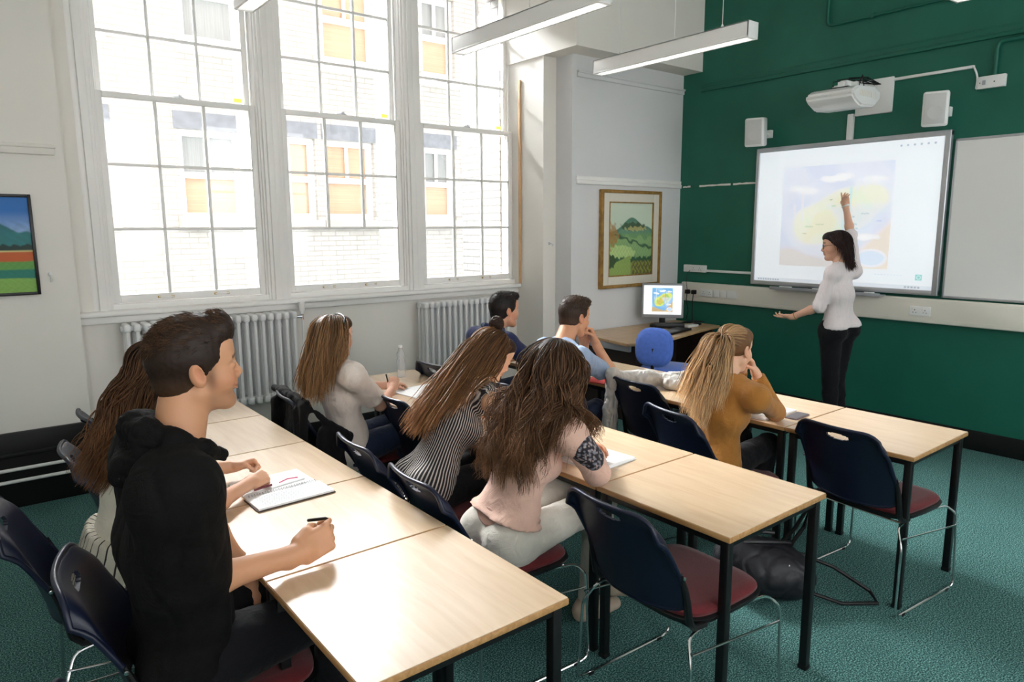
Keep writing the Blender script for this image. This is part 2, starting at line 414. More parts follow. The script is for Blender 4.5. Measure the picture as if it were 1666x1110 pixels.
# unpainted wood strip between window casing and column
structure('trim_7', MB().box((4.338, 5.34, 1.19), (4.353, 5.37, 3.10), bev=.003), M['cream_wood'])

# window sill
sl = MB().box((.605, 5.335, 1.15), (4.352, 5.62, 1.185), bev=.012, seg=3).box((.61, 5.385, 1.10), (4.352, 5.42, 1.15), bev=.006)
structure('window_sill', sl, M['gloss_white'])

# ------------------------------------------------------------------ sash windows
ZT = 3.93
W_X = ((.878, 1.844), (2.125, 3.079), (3.361, 4.316))
def sash(mb, x0, x1, z0, z1, y0, y1, cols, rows, st=.042, bot=.055, top=.04, novert_rows=()):
    """x0,x1,z0,z1 = glass bounds; rows = list of z of glazing bars"""
    mb.box((x0-st, y0, z0-bot), (x0, y1, z1+top), bev=.004); mb.box((x1, y0, z0-bot), (x1+st, y1, z1+top), bev=.004)
    mb.box((x0, y0, z0-bot), (x1, y1, z0), bev=.004); mb.box((x0, y0, z1), (x1, y1, z1+top), bev=.004)
    for z in rows: mb.box((x0, y0+.006, z-.010), (x1, y1-.004, z+.010), bev=.004)
    lv = [z0]+list(rows)+[z1]
    for i in range(len(lv)-1):
        if i in novert_rows: continue
        for c in cols: mb.box((c-.010, y0+.006, lv[i]), (c+.010, y1-.004, lv[i+1]), bev=.004)
for wi, (x0, x1) in enumerate(W_X):
    root = empty('window_%d' % (wi+1), ((x0+x1)/2, 5.5, 1.19), kind='structure')
    c3 = [x0+(x1-x0)/3, x0+2*(x1-x0)/3]
    lo = MB(); up = MB()
    sash(lo, x0, x1, 1.28, 2.605, 5.485, 5.525, c3, (1.734, 2.170), novert_rows=((0,) if wi == 1 else ()))
    sash(up, x0+.01, x1-.01, 2.655, ZT-.05, 5.545, 5.585, [x0+.01+(x1-x0-.02)/3, x0+.01+2*(x1-x0-.02)/3], (3.045, 3.47), bot=.045)
    build('lower_sash', lo, M['gloss_white'], root); build('upper_sash', up, M['gloss_white'], root)
    pn = MB().box((x0, 5.503, 1.28), (x1, 5.507, 2.605)); build('pane', pn, M['glass'], root)
    pn = MB().box((x0+.01, 5.563, 2.655), (x1-.01, 5.567, ZT-.05)); build('pane', pn, M['glass'], root)
    # frame: bottom rail, head, stepped jamb mouldings and parting beads
    fr = MB(); fr.box((x0-.06, 5.45, 1.183), (x1+.06, 5.62, 1.222), bev=.004); fr.box((x0-.06, 5.42, ZT), (x1+.06, 5.62, 3.985), bev=.004)
    for sx, s in ((x0, -1), (x1, 1)):
        wl_ = .062 if wi == 0 and s < 0 else .048
        for (a, b, y) in ((.042, .058, 5.466), (.054, .074, 5.446), (.070, .098, 5.424), (.094, .142, 5.405)):
            lo_, hi_ = sorted((sx+s*a, sx+s*b)); fr.box((lo_, y, 1.183), (hi_, 5.66, ZT+.03), bev=.005)
        lo_, hi_ = sorted((sx+s*.03, sx+s*.06)); fr.box((lo_, 5.527, 1.22), (hi_, 5.543, ZT), bev=.002)
        # sash horn
        lo_, hi_ = sorted((sx+s*.005, sx+s*.038)); fr.box((lo_, 5.535, 2.53), (hi_, 5.575, 2.62), bev=.008)
    if wi == 0: fr.box((.695, 5.425, 1.183), (.745, 5.66, ZT+.03), bev=.008)
    build('window_frame', fr, M['gloss_white'], root)
    for f in (.30, .70):
        xx = x0+(x1-x0)*f
        h = MB().box((xx-.055, 5.478, 1.246), (xx-.035, 5.486, 1.262), mi=0, bev=.002).box((xx+.035, 5.478, 1.246), (xx+.055, 5.486, 1.262), bev=.002).box((xx-.05, 5.468, 1.250), (xx+.05, 5.476, 1.258), bev=.002, mi=1)
        o = build('sash_lift', h, [M['brass'], M['gloss_white']], root)
    h = MB().box(((x0+x1)/2-.035, 5.495, 2.645), ((x0+x1)/2+.035, 5.535, 2.657), bev=.003).box(((x0+x1)/2+.005, 5.50, 2.655), ((x0+x1)/2+.02, 5.53, 2.672), bev=.003)
    build('sash_catch', h, M['alu'], root)
    st_ = MB().box((x1-.075, 5.584, 2.672), (x1-.02, 5.586, 2.70)); build('sticker', st_, M['yellow'], root)
    pl_ = MB().cyl((x1+.02, 5.548, 2.6), (x1+.02, 5.548, ZT), .004, 6).cyl((x0-.02, 5.548, 2.6), (x0-.02, 5.548, ZT), .004, 6)
    build('sash_cord', pl_, M['white_plastic'], root)

# brick outside of the building: piers between the windows with arched heads
ex = MB()
for (a, b, y) in ((-.8, .84, 5.95), (1.885, 2.085, 5.93), (3.12, 3.32, 5.92), (4.335, 6.3, 6.32)):
    ex.box((a, 5.66, -.5), (b, y, 4.4 if y < 6 else 3.6))
ex.box((.84, 5.66, -.5), (4.335, 5.93, 1.12)).box((.84, 5.66, 3.99), (4.335, 5.93, 4.6))
ex.prism([(5.66, 3.60), (6.32, 3.60), (5.72, 4.0), (5.66, 4.4)], 4.338, 6.3, axis='x')
structure('wall_outside_brick', ex, M['pier_brick'])
structure('wall_outside_light_block', MB().box((-9, -2.4, 4.55), (16, 5.655, UPPER_Z)), M['dark_brick'])  # added unseen storeys that shade the facade opposite; dark to bounce little light
structure('ground_outside', MB().box((-12, 5.95, -4.1), (26, 22, -4)), M['asphalt'])

# ------------------------------------------------------------------ building across the court
YO = 10.0
ob = empty('opposite_building', (5, YO, -4), label='white glazed brick building across the courtyard seen through the sash windows', cat='building')
wins = []   # x0,x1,z0,z1 kind
for x0, x1 in ((-.5, 1.62), (2.42, 3.22), (3.86, 4.28), (4.42, 5.22), (6.12, 6.72), (8.2, 9.0)):
    wins.append((x0, x1, 1.86, 3.02, 'low'))
for x0, x1 in ((.9, 1.62), (2.55, 3.35), (4.45, 5.30), (6.12, 6.75), (8.2, 9.0)):
    wins.append((x0, x1, 4.12, 5.35, 'up'))
xs = sorted({-6.0, 16.0} | {w[0] for w in wins} | {w[1] for w in wins})
zs = sorted({-4.0, 5.9} | {w[2] for w in wins} | {w[3] for w in wins})
fw = MB()
for i in range(len(xs)-1):
    for j in range(len(zs)-1):
        cx, cz = (xs[i]+xs[i+1])/2, (zs[j]+zs[j+1])/2
        if any(w[0] < cx < w[1] and w[2] < cz < w[3] for w in wins): continue
        fw.add([(xs[i], YO, zs[j]), (xs[i+1], YO, zs[j]), (xs[i+1], YO, zs[j+1]), (xs[i], YO, zs[j+1])], [(0, 1, 2, 3)], 0, False)
fw.box((-6, YO+.3, -4), (16, YO+.6, 5.9))
for x0, x1, z0, z1, k in wins:      # reveals
    for q in ([(x0, YO, z0), (x0, YO+.3, z0), (x0, YO+.3, z1), (x0, YO, z1)], [(x1, YO, z0), (x1, YO+.3, z0), (x1, YO+.3, z1), (x1, YO, z1)], [(x0, YO, z1), (x1, YO, z1), (x1, YO+.3, z1), (x0, YO+.3, z1)]):
        fw.add(q, [(0, 1, 2, 3)], 0, False)
build('wall', fw, M['brick'], ob)
build('cornice', MB().box((-6, YO-.15, 5.8), (16, YO+.6, 6.0)), M['stone'], ob)
for n_, (x0, x1, z0, z1, k) in enumerate(wins):
    w = MB(); zm = (z0+z1)/2
    for a, b in (((x0, YO+.08, z0), (x0+.07, YO+.16, z1)), ((x1-.07, YO+.08, z0), (x1, YO+.16, z1)), ((x0+.07, YO+.082, z0), (x1-.07, YO+.158, z0+.09)), ((x0+.07, YO+.082, z1-.08), (x1-.07, YO+.158, z1)), ((x0+.07, YO+.074, zm-.04), (x1-.07, YO+.15, zm+.04))): w.box(a, b)
    if x1-x0 > .5: w.box(((x0+x1)/2-.02, YO+.1, zm), ((x0+x1)/2+.02, YO+.14, z1))
    wf = build('window', w, M['gloss_white'], ob)
    build('sill', MB().box((x0-.065, YO-.10, z0-.14), (x1+.065, YO+.12, z0-.002)), M['stone'] if k == 'low' else M['gloss_white'], wf)
    if k == 'low': build('lintel', MB().box((x0-.04, YO-.012, z1+.002), (x1+.04, YO+.05, z1+.22)), M['slate'], wf)
    cb_ = MB().box((x0, YO+.165, z0), (x1, YO+.19, zm))
    build('blind', cb_, M['blind'] if n_ not in (6, 7) else M['curtain'], wf)
    build('curtain', MB().box((x0, YO+.165, zm), (x1, YO+.19, z1)), M['blind'] if n_ in (2, 3, 8) else M['curtain'], wf)
# ================================================================== RADIATORS
def radiator(x0, n, z0, z1, label, valve_x, vs):
    sp = .0605; yb, yf = 5.36, 5.245
    root = empty('radiator', (x0+n*sp/2, 5.30, z0), label=label, cat='radiator', group='column radiators under the windows')
    b = MB()
    for i in range(n):
        x = x0+sp*(i+.5)
        for y in (yf, (yf+yb)/2, yb): b.tube([(x, y, z0+.04), (x, y, z1-.04)], .0145, 8, caps=False)
        for z, s in ((z0+.045, -1), (z1-.045, 1)):
            pts = []; 
            b.box((x-.022, yf-.018, min(z, z+s*.035)-.012), (x+.022, yb+.018, max(z, z+s*.035)+.012), bev=.016, seg=3)
        
    for z in (z0+.035, z1-.035): b.cyl((x0-.004, (yf+yb)/2, z), (x0+n*sp+.004, (yf+yb)/2, z), .019, 12)
    build('radiator_body', b, M['radiator'], root)
    br = MB()
    for x in (x0+sp*2, x0+n*sp-sp*2): br.box((x-.015, 5.30, z0+.06), (x+.015, YW, z0+.09)).box((x-.015, 5.30, z1-.12), (x+.015, YW, z1-.09))
    build('wall_bracket', br, M['radiator'], root)
    if valve_x is not None:
        v = MB().cyl((valve_x, 5.30, z1-.01), (valve_x, 5.30, z1+.065), .024, 16).cyl((valve_x, 5.30, z1-.03), (valve_x, 5.30, z1-.008), .015, 12)
        vo = build('thermostat_valve', v, M['white_plastic'], root)
        v2 = MB().cyl((valve_x, 5.30, z1-.075), (valve_x, 5.30, z1-.03), .011, 12).cyl((valve_x-.045*vs, 5.30, z1-.05), (valve_x, 5.30, z1-.05), .011, 12)
        build('valve_body', v2, M['chrome'], vo)
        pz = MB().tube([(valve_x, 5.30, z1-.06), (valve_x, 5.30, .02)], .0075, 8)
        build('pipe', pz, M['white_plastic'], root)
    return root
radiator(.83, 20, .42, 1.10, 'white column radiator under the leftmost window, thermostat valve at its right end', 2.095, 1)
radiator(3.165, 16, .42, 1.085, 'white column radiator under the right window beside the column', None, 1)

# ================================================================== PENDANT LIGHTS
def pendant(x, y0, y1, z, label):
    """linear fitting along y, z = underside"""
    root = empty('pendant_light', (x, (y0+y1)/2, z), label=label, cat='ceiling light', group='white linear pendant lights')
    w, h = .055, .105
    b = MB()
    b.box((x-w, y0, z+.012), (x-w+.006, y1, z+h), bev=.001).box((x+w-.006, y0, z+.012), (x+w, y1, z+h), bev=.001).box((x-w, y0, z+h-.006), (x+w, y1, z+h))
    b.box((x-w, y0, z), (x+w, y0+.012, z+h), bev=.002).box((x-w, y1-.012, z), (x+w, y1, z+h), bev=.002)
    b.box((x-w, y0, z), (x-w+.014, y1, z+.014), bev=.003).box((x+w-.014, y0, z), (x+w, y1, z+.014), bev=.003)
    b.box((x-.03, (y0+y1)/2-.18, z+h), (x+.03, (y0+y1)/2+.18, z+h+.012), bev=.004)
    build('housing', b, M['white_plastic'], root)
    lv = MB(); n = int((y1-y0)/.035)
    for i in range(1, n):
        y = y0+(y1-y0)*i/n; lv.box((x-w+.012, y-.0012, z+.004), (x+w-.012, y+.0012, z+.034))
    build('louvre', lv, M['white_plastic'], root)
    t = MB().cyl((x, y0+.03, z+.058), (x, y1-.03, z+.058), .012, 10)
    build('tube', t, M['lamp_glow'], root)
    for f in (.17, .83):
        y = y0+(y1-y0)*f
        c = MB().cyl((x, y, z+h), (x, y, ZC), .0022, 6).lathe([(.012, 0), (.010, .02), (.003, .035)], (x, y, z+h), n=10)
        build('suspension_wire', c, M['white_plastic'], root)
    fl = MB().tube([(x+.01, y0+.45*(y1-y0), z+h+.01), (x+.01, y0+.46*(y1-y0), z+h+.04), (x+.01, y0+.46*(y1-y0), ZC)], .004, 6)
    build('flex', fl, M['white_plastic'], root)
pendant(4.24, 2.80, 4.22, 2.945, 'white linear pendant light hanging in front of the green wall corner')
pendant(3.0, 2.93, 4.40, 2.965, 'white linear pendant light hanging in front of the rightmost window')
pendant(1.45, 2.75, 4.30, 2.965, 'white linear pendant light at the top edge between the first two windows')
pendant(4.45, .25, 1.70, 2.945, 'white linear pendant light barely showing at the top above the white speaker')

# ================================================================== GREEN WALL FIXTURES
def on_wall(y0, y1, z0, z1, d, x=XG): return (x-d, min(y0, y1), min(z0, z1)), (x, max(y0, y1), max(z0, z1))
# main dado trunking
tr = empty('dado_trunking', (XG, 3, .96), label='wide cream dado trunking with sockets running along the green wall', cat='trunking')
b = MB(); lo, hi = on_wall(YB, 4.705, .958, 1.155, .055); b.box(lo, hi, bev=.012, seg=3)
b.box((XG-.0565, YB, .99), (XG-.054, 4.69, .994)).box((XG-.0565, YB, 1.118), (XG-.054, 4.69, 1.122))
build('trunking_cover', b, M['cream_plastic'], tr)
def socket(parent, y0, y1, z0, z1, xf, gangs=2, name='socket'):
    b = MB().box((xf-.010, min(y0, y1), z0), (xf, max(y0, y1), z1), bev=.004)
    o = build(name, b, M['white_plastic'], parent)
    h = MB(); n = gangs
    for i in range(n):
        yc = min(y0, y1)+(i+.5)*abs(y1-y0)/n; zc = (z0+z1)/2-.006
        for dy, dz, a, c in ((0, .014, .0025, .005), (-.011, -.006, .004, .0022), (.011, -.006, .004, .0022)):
            h.box((xf-.0108, yc+dy-a, zc+dz-c), (xf-.0098, yc+dy+a, zc+dz+c))
        h.box((xf-.013, yc+.02-.006, zc+.016), (xf-.0098, yc+.02+.006, zc+.030), mi=1, bev=.001)
    build('socket_face', h, [M['black_plastic'], M['cream_plastic']], o)
    return o
socket(tr, 2.255, 2.41, 1.015, 1.09, XG-.055)
socket(tr, 4.30, 4.45, 1.02, 1.095, XG-.055)
for y0, y1 in ((4.02, 4.13), (4.14, 4.21), (4.22, 4.29)):
    build('data_plate', MB().box((XG-.064, y0, 1.02), (XG-.055, y1, 1.095), bev=.003), M['white_plastic'], tr)
for i, y in enumerate((4.60, 4.52)):
    pl = MB().box((XG-.10, y-.022, 1.035), (XG-.056, y+.022, 1.08), bev=.008)
    c = [(XG-.085, y, 1.04), (XG-.095, y, .98), (XG-.07, y-.01+.03*i, .85), (XG-.06, y+.02, .76)]
    pl.tube([Vector(p) for p in c], .0045, 6)
    if i == 0: pl.tube([(XG-.085, y, 1.08), (XG-.08, y+.02, 1.16), (XG-.05, y+.03, 1.25), (XG-.03, y-.01, 1.30)], .003, 6)
    o = build('mains_plug', pl, M['black_plastic'], origin=(XG-.08, y, .76))
    tag(o, 'black mains plug with trailing cable, %s of the two in the trunking' % ('left' if i == 0 else 'right'), 'plug', 'black mains plugs in the trunking')
# upper thin conduit and box left of the board
sc = empty('socket_box', (XG, 4.55, 1.26), label='small white socket box with thin conduit left of the interactive board', cat='socket')
b = MB(); lo, hi = on_wall(4.425, 4.693, 1.262, 1.335, .04); b.box(lo, hi, bev=.004); build('back_box', b, M['white_plastic'], sc)
socket(sc, 4.44, 4.60, 1.268, 1.33, XG-.04)
b = MB(); lo, hi = on_wall(3.88, 4.43, 1.268, 1.292, .018); b.box(lo, hi, bev=.003); build('conduit', b, M['white_plastic'], sc)

# ---------------- interactive whiteboard with projected map
def _n(u, v, s, seed=0.0):
    return (np.sin(u*s*6.1+seed*1.7+2.1*np.sin(v*s*4.3+seed))+np.sin(v*s*5.3+seed*2.3+1.7*np.sin(u*s*5.9+seed*.7))+np.sin((u+v)*s*8.7+seed))/3
def _mix(a, b, t): return a*(1-t[..., None])+np.array(b)*t[..., None]
def _in(d, w=.01): return np.clip(.5-d/w, 0, 1)
def map_picture(u, v, deep=False):
    sea = srgb(150, 196, 232) if deep else srgb(206, 214, 244)
    c = np.ones(u.shape+(3,))*np.array(sea)
    c = _mix(c, srgb(120, 180, 226) if deep else srgb(220, 226, 248), _in(_n(u, v, 1.2)-.1, .5))
    # beach corner bottom
    c = _mix(c, srgb(200, 176, 130) if deep else srgb(216, 206, 200), _in(v-.20+.25*np.minimum(u, .8)-.28*np.clip(u-.6, 0, 1)+.03*_n(u, v, 2), .05))
    isl = np.sqrt(((u-.52)*.9+(v-.5)*-.25)**2/.13+((v-.50)+(u-.5)*-.25)**2/.055)-1+.13*_n(u, v, 1.5, 2)
    c = _mix(c, srgb(214, 226, 120) if deep else srgb(240, 240, 206), _in(isl, .12))
    c = _mix(c, srgb(150, 200, 110) if deep else srgb(214, 234, 196), _in(isl+.35+.3*_n(u, v, 3, 5), .2)*.8)
    c = _mix(c, srgb(236, 190, 90) if deep else srgb(244, 226, 170), _in(isl+.5+.5*_n(u, v, 2, 9), .2)*.6)
    riv = np.abs(u-.62-.10*(v-.5)-.03*_n(u, v, 2))-.012
    c = _mix(c, srgb(90, 170, 210) if deep else srgb(170, 220, 224), _in(riv, .02)*_in(isl, .1))
    tri = np.maximum(np.abs(u-.72)*1.1-(v-.18)*.7, v-.60)
    c = _mix(c, srgb(206, 222, 246), _in(tri, .08)*.6)
    beach = (u+.0-.62)*-1+(.42-v)*-1.0
    c = _mix(c, srgb(214, 184, 130) if deep else srgb(232, 212, 188), _in(.22+(v-.25)*1.0-(u-.62)*1.1, .08))
    for cx, cy, w, h in ((.16, .78, .09, .03), (.26, .75, .08, .03), (.48, .86, .13, .03), (.58, .88, .08, .03), (.84, .84, .11, .028), (.80, .30, .10, .03)):
        c = _mix(c, srgb(250, 250, 252), _in(np.sqrt(((u-cx)/w)**2+((v-cy)/h)**2)-1+.3*_n(u, v, 6), .3))
    for x, a, b_ in ((.205, .46, .97), (.13, .5, .62), (.70, .74, .86), (.76, .76, .88)):
        c = _mix(c, srgb(244, 246, 252), _in(np.maximum(np.abs(u-x)-.008, np.maximum(a-v, v-b_)), .01))
    for x, y, w, cc in ((.68, .49, .012, (60, 130, 140)), (.70, .42, .014, (50, 150, 160)), (.71, .38, .012, (50, 150, 160)), (.78, .52, .035, (120, 150, 160)), (.9, .45, .02, (130, 160, 200)),
                        (.28, .40, .04, (130, 170, 120)), (.24, .33, .02, (110, 130, 110)), (.38, .42, .04, (150, 180, 120)), (.47, .66, .012, (50, 90, 60)), (.50, .60, .02, (110, 170, 100))):
        c = _mix(c, srgb(cc), _in(np.maximum(np.abs(u-x)-w, np.abs(v-y)-.006)+.004*_n(u, v, 30), .01)*.7)
    c = _mix(c, srgb(240, 246, 255), _in(np.sqrt(((u-.85)/.135)**2+((v-.10)/.085)**2)-1, .05))
    c = _mix(c, srgb(190, 214, 246), _in(np.sqrt(((u-.85)/.115)**2+((v-.10)/.068)**2)-1, .08)*.8)
    return c
def screen_picture(u, v):
    """whole projected page, u right, v up"""
    c = np.ones(u.shape+(3,))*np.array(srgb(240, 246, 252))
    mu, mv = (u-.158)/.622, (v-.128)/.745
    inside = (mu > 0) & (mu < 1) & (mv > 0) & (mv < 1)
    c[inside] = (map_picture(mu, mv)*.60+np.array(srgb(246, 248, 252))*.40)[inside]
    c = _mix(c, srgb(206, 210, 220), _in(np.abs(v-.945)-.0015, .002)*.5)
    for i in range(6): c = _mix(c, srgb(150, 156, 170), _in(np.sqrt((u-(.80+.032*i))**2+((v-.962)*.78)**2)-.006, .003)*.7)
    c = _mix(c, srgb(200, 204, 214), _in(v-.028, .004)*.5)
    for i in range(14): c = _mix(c, srgb(120, 128, 140), _in(np.maximum(np.abs(u-(.03+.016*i+.0)-(.7*(i > 8)))-.005, np.abs(v-.014)-.006), .003)*.55)
    for i in range(9): c = _mix(c, srgb(190, 194, 204), _in(np.maximum(np.abs(u-(.72+.016*i))-.006, np.abs(v-.092)-.003), .003)*.6)
    c = _mix(c, srgb(120, 205, 200), _in(np.maximum(np.abs(u-.935)-.016, np.abs(v-.083)-.020), .003)*.8)
    c = _mix(c, srgb(235, 250, 250), _in(np.abs(np.sqrt((u-.935)**2+((v-.083)*.78)**2)-.009)-.002, .003)*.8)
    return c
iw = empty('interactive_whiteboard', (XG, 3.05, 1.18), label='interactive whiteboard in a silver frame showing a projected island map', cat='whiteboard')
y0, y1, z0, z1 = 3.878, 2.222, 1.180, 2.448
b = MB().box((XG-.045, y1+.02, z0+.02), (XG-.01, y0-.02, z1-.02)); build('board_panel', b, M['grey_plastic'], iw)
fr = MB()
fr.box((XG-.058, y1, z0), (XG-.006, y1+.045, z1), bev=.008, seg=3); fr.box((XG-.058, y0-.035, z0), (XG-.006, y0, z1), bev=.008, seg=3)
fr.box((XG-.056, y1, z1-.042), (XG-.006, y0, z1), bev=.006); fr.box((XG-.056, y1, z0), (XG-.006, y0, z0+.04), bev=.006)
build('frame', fr, M['alu'], iw)
M['screen'] = mat('painted_projection_glow', (1, 1, 1), 0.35, attr='Col', emit=0.22)  # projector light put into the board's colour and emission; no beam is cast
paint_grid('projected_picture', (XG-.047, y0-.036, z0+.04), (0, -(y0-y1-.082), 0), (0, 0, z1-z0-.082), 420, 320, screen_picture, M['screen'], parent=iw)
# pen trays
for i, (a, c) in enumerate(((3.62, 2.98), (2.95, 2.62))):
    pt = empty('pen_tray', (XG-.08, (a+c)/2, 1.14), label=('grey pen tray under the board, left one' if i == 0 else 'grey pen tray under the board behind the teacher, right one'), cat='pen tray', group='pen trays under the board')
    b = MB().box((XG-.135, c, 1.150), (XG-.02, a, 1.162), bev=.004).box((XG-.14, c, 1.150), (XG-.13, a, 1.178), bev=.003)
    build('tray', b, M['grey_plastic'], pt)
    for j in range(3):
        yy = c+(a-c)*(.2+.25*j)
        build('pen', MB().cyl((XG-.09, yy, 1.172), (XG-.09, yy+.12, 1.172), .009, 8), M['black_plastic'] if j == 1 else M['white_plastic'], pt)
# plain whiteboard at the right
pw = empty('plain_whiteboard', (XG, 1.0, 1.17), label='plain grey white writing board right of the interactive board', cat='whiteboard')
build('board_surface', MB().box((XG-.020, -.45, 1.18), (XG-.004, 2.19, 2.365)), M['board_grey'], pw)
fr = MB().box((XG-.026, -.47, 2.36), (XG-.003, 2.20, 2.378), bev=.003).box((XG-.026, -.47, 1.168), (XG-.003, 2.20, 1.186), bev=.003).box((XG-.026, 2.185, 1.168), (XG-.003, 2.20, 2.378), bev=.003)
build('frame', fr, M['alu'], pw)

# ---------------- speakers
def speaker(yc, zc, label):
    root = empty('wall_speaker', (XG, yc, zc), label=label, cat='speaker', group='white wall speakers')
    R = Matrix.Rotation(radians(20), 3, 'Z') @ Matrix.Rotation(radians(-6), 3, 'Y')
    xc = XG-.235
    b = MB().box((xc-.075, yc-.085, zc-.125), (xc+.075, yc+.085, zc+.125), bev=.018, seg=3, R=R); build('cabinet', b, M['white_plastic'], root)
    g = MB().box((xc-.012-.004, yc-.068, zc-.108), (xc-.012+.004, yc+.068, zc+.108), bev=.003, R=R)
    n = R @ Vector((-1, 0, 0))
    g.v = [(p[0]+n.x*.065, p[1]+n.y*.065, p[2]+n.z*.065) for p in g.v]
    go = build('grille', g, M['speaker_grille'], root)
    c = Vector((xc, yc, zc))+n*.079+R @ Vector((0, 0, -.025))
    build('cone_ring', MB().lathe([(.052, 0), (.054, .002), (.050, .003), (.045, .0015)], c, axis=tuple(n), n=24), M['speaker_grille'], go)
    k = MB().cyl((xc+.06, yc, zc), (XG-.03, yc, zc), .016, 12).box((XG-.04, yc-.03, zc-.035), (XG, yc+.03, zc+.035), bev=.004).box((xc+.06, yc-.022, zc-.03), (xc+.095, yc+.022, zc+.03), bev=.004)
    build('bracket', k, M['white_plastic'], root)
speaker(3.78, 2.575, 'white wall speaker above the left corner of the interactive board')
speaker(2.28, 2.585, 'white wall speaker above the right corner of the interactive board')

# ---------------- projector
pj = empty('projector', (XG, 2.88, 2.62), label='white short throw projector on a wall arm above the interactive board', cat='projector')
build('wall_plate', MB().box((XG-.03, 2.69, 2.635), (XG, 2.99, 2.915), bev=.012), M['white_plastic'], pj)
build('arm', MB().box((XG-.50, 2.83, 2.80), (XG-.02, 2.89, 2.85), bev=.006).box((XG-.48, 2.78, 2.785), (XG-.30, 2.95, 2.80), bev=.003), M['white_plastic'], pj)
bd = MB()
R = Matrix.Rotation(radians(5), 3, 'Y')
prof = [(5.36, 2.735), (5.36, 2.70), (5.40, 2.665), (5.50, 2.625), (5.72, 2.64), (5.80, 2.70), (5.80, 2.765), (5.72, 2.785), (5.44, 2.775)]
bd.prism([(x, z) for x, z in prof], 2.67, 3.05, axis='y', bev=.016)
build('body', bd, M['white_plastic'], pj)
build('lens_window', MB().box((5.50, 2.78, 2.782), (5.66, 2.94, 2.792), bev=.004), M['black_plastic'], pj)
vt = MB()
for i in range(9): vt.box((5.46+.03*i, 2.668, 2.70), (5.472+.03*i, 2.672, 2.745))
build('vent', vt, M['cream_plastic'], pj)
cb = MB()
rr = random.Random(5)
for i in range(9):
    y = 2.74+.03*i; cb.tube([(5.66+rr.uniform(-.03, .03), y, 2.78), (5.68, y+rr.uniform(-.05, .05), 2.86+rr.uniform(0, .03)), (5.84, 2.83+rr.uniform(-.04, .04), 2.88+rr.uniform(-.03, .03)), (6.02, 2.80+rr.uniform(-.03, .03), 2.86)], .0035, 6)
build('cable_bundle', cb, M['black_plastic'], pj)
kk = MB()
for i in range(7):
    a = Vector((5.50+.035*i, 2.78+rr.uniform(0, .12), 2.79)); kk.box(a, a+Vector((.03, .05, rr.uniform(.02, .06))), bev=.004)
build('mount_fittings', kk, M['white_plastic'], pj)
pole = MB(); pole.box((XG-.035, 2.995, 2.44), (XG, 3.045, 2.66), bev=.004)
build('cable_cover', pole, M['white_plastic'], pj)
cd = MB().box((XG-.022, 2.125, 2.878), (XG, 2.72, 2.900), bev=.004)
pts = [Vector((XG-.02, 2.13, 2.89))+Vector((-.01*math.sin(pi*t), -.03*t-.02*sin(pi*t), -.16*t)) for t in [i/10 for i in range(11)]]
pts += [Vector((XG-.022, 2.095, 2.722)), Vector((XG-.022, 2.08, 2.735))]
cd.tube(pts, .007, 8)
build('white_conduit', cd, M['white_plastic'], pj)
fs = empty('fused_switch', (XG, 2.0, 2.71), label='white fused switch box high on the green wall at the right', cat='switch')
build('back_box', MB().box((XG-.038, 1.912, 2.718), (XG, 2.088, 2.805), bev=.004), M['white_plastic'], fs)
build('rocker', MB().box((XG-.044, 2.035, 2.745), (XG-.036, 2.055, 2.775), bev=.002), M['grey_plastic'], fs)
build('indicator', MB().box((XG-.040, 1.975, 2.755), (XG-.037, 1.983, 2.763)).box((XG-.040, 2.068, 2.755), (XG-.037, 2.074, 2.763)), M['black_plastic'], fs)

# ---------------- green painted conduits on the wall
def conduit(pts, r, label, clips=()):
    b = MB(); P = [Vector(p) for p in pts]; out = []
    for i, p in enumerate(P):
        if 0 < i < len(P)-1:
            a = (P[i-1]-p).normalized()*.05; c = (P[i+1]-p).normalized()*.05
            for t in np.linspace(0, 1, 6): out.append(p + a*(1-t)**2 + c*t**2)
        else: out.append(p)
    b.tube(out, r, 10)
    for c in clips: b.box((XG-.03, c[0]-.012, c[1]-.022), (XG, c[0]+.012, c[1]+.022), bev=.004)
    o = build('wall_conduit', b, M['green_wall'], origin=tuple(P[0])); tag(o, label, 'pipe', 'green painted conduits')
conduit([(XG-.02, 3.28, ZC), (XG-.02, 3.28, 3.415), (XG-.02, YB, 3.43)], .011, 'green painted conduit dropping from above then running right, topmost of the two', [(2.9, 3.418), (2.35, 3.42), (1.6, 3.42)])
conduit([(XG-.025, 1.985, 2.805), (XG-.025, 1.985, 3.035), (XG-.025, YB, 3.02)], .014, 'green painted conduit rising from the fused switch box under the rail')

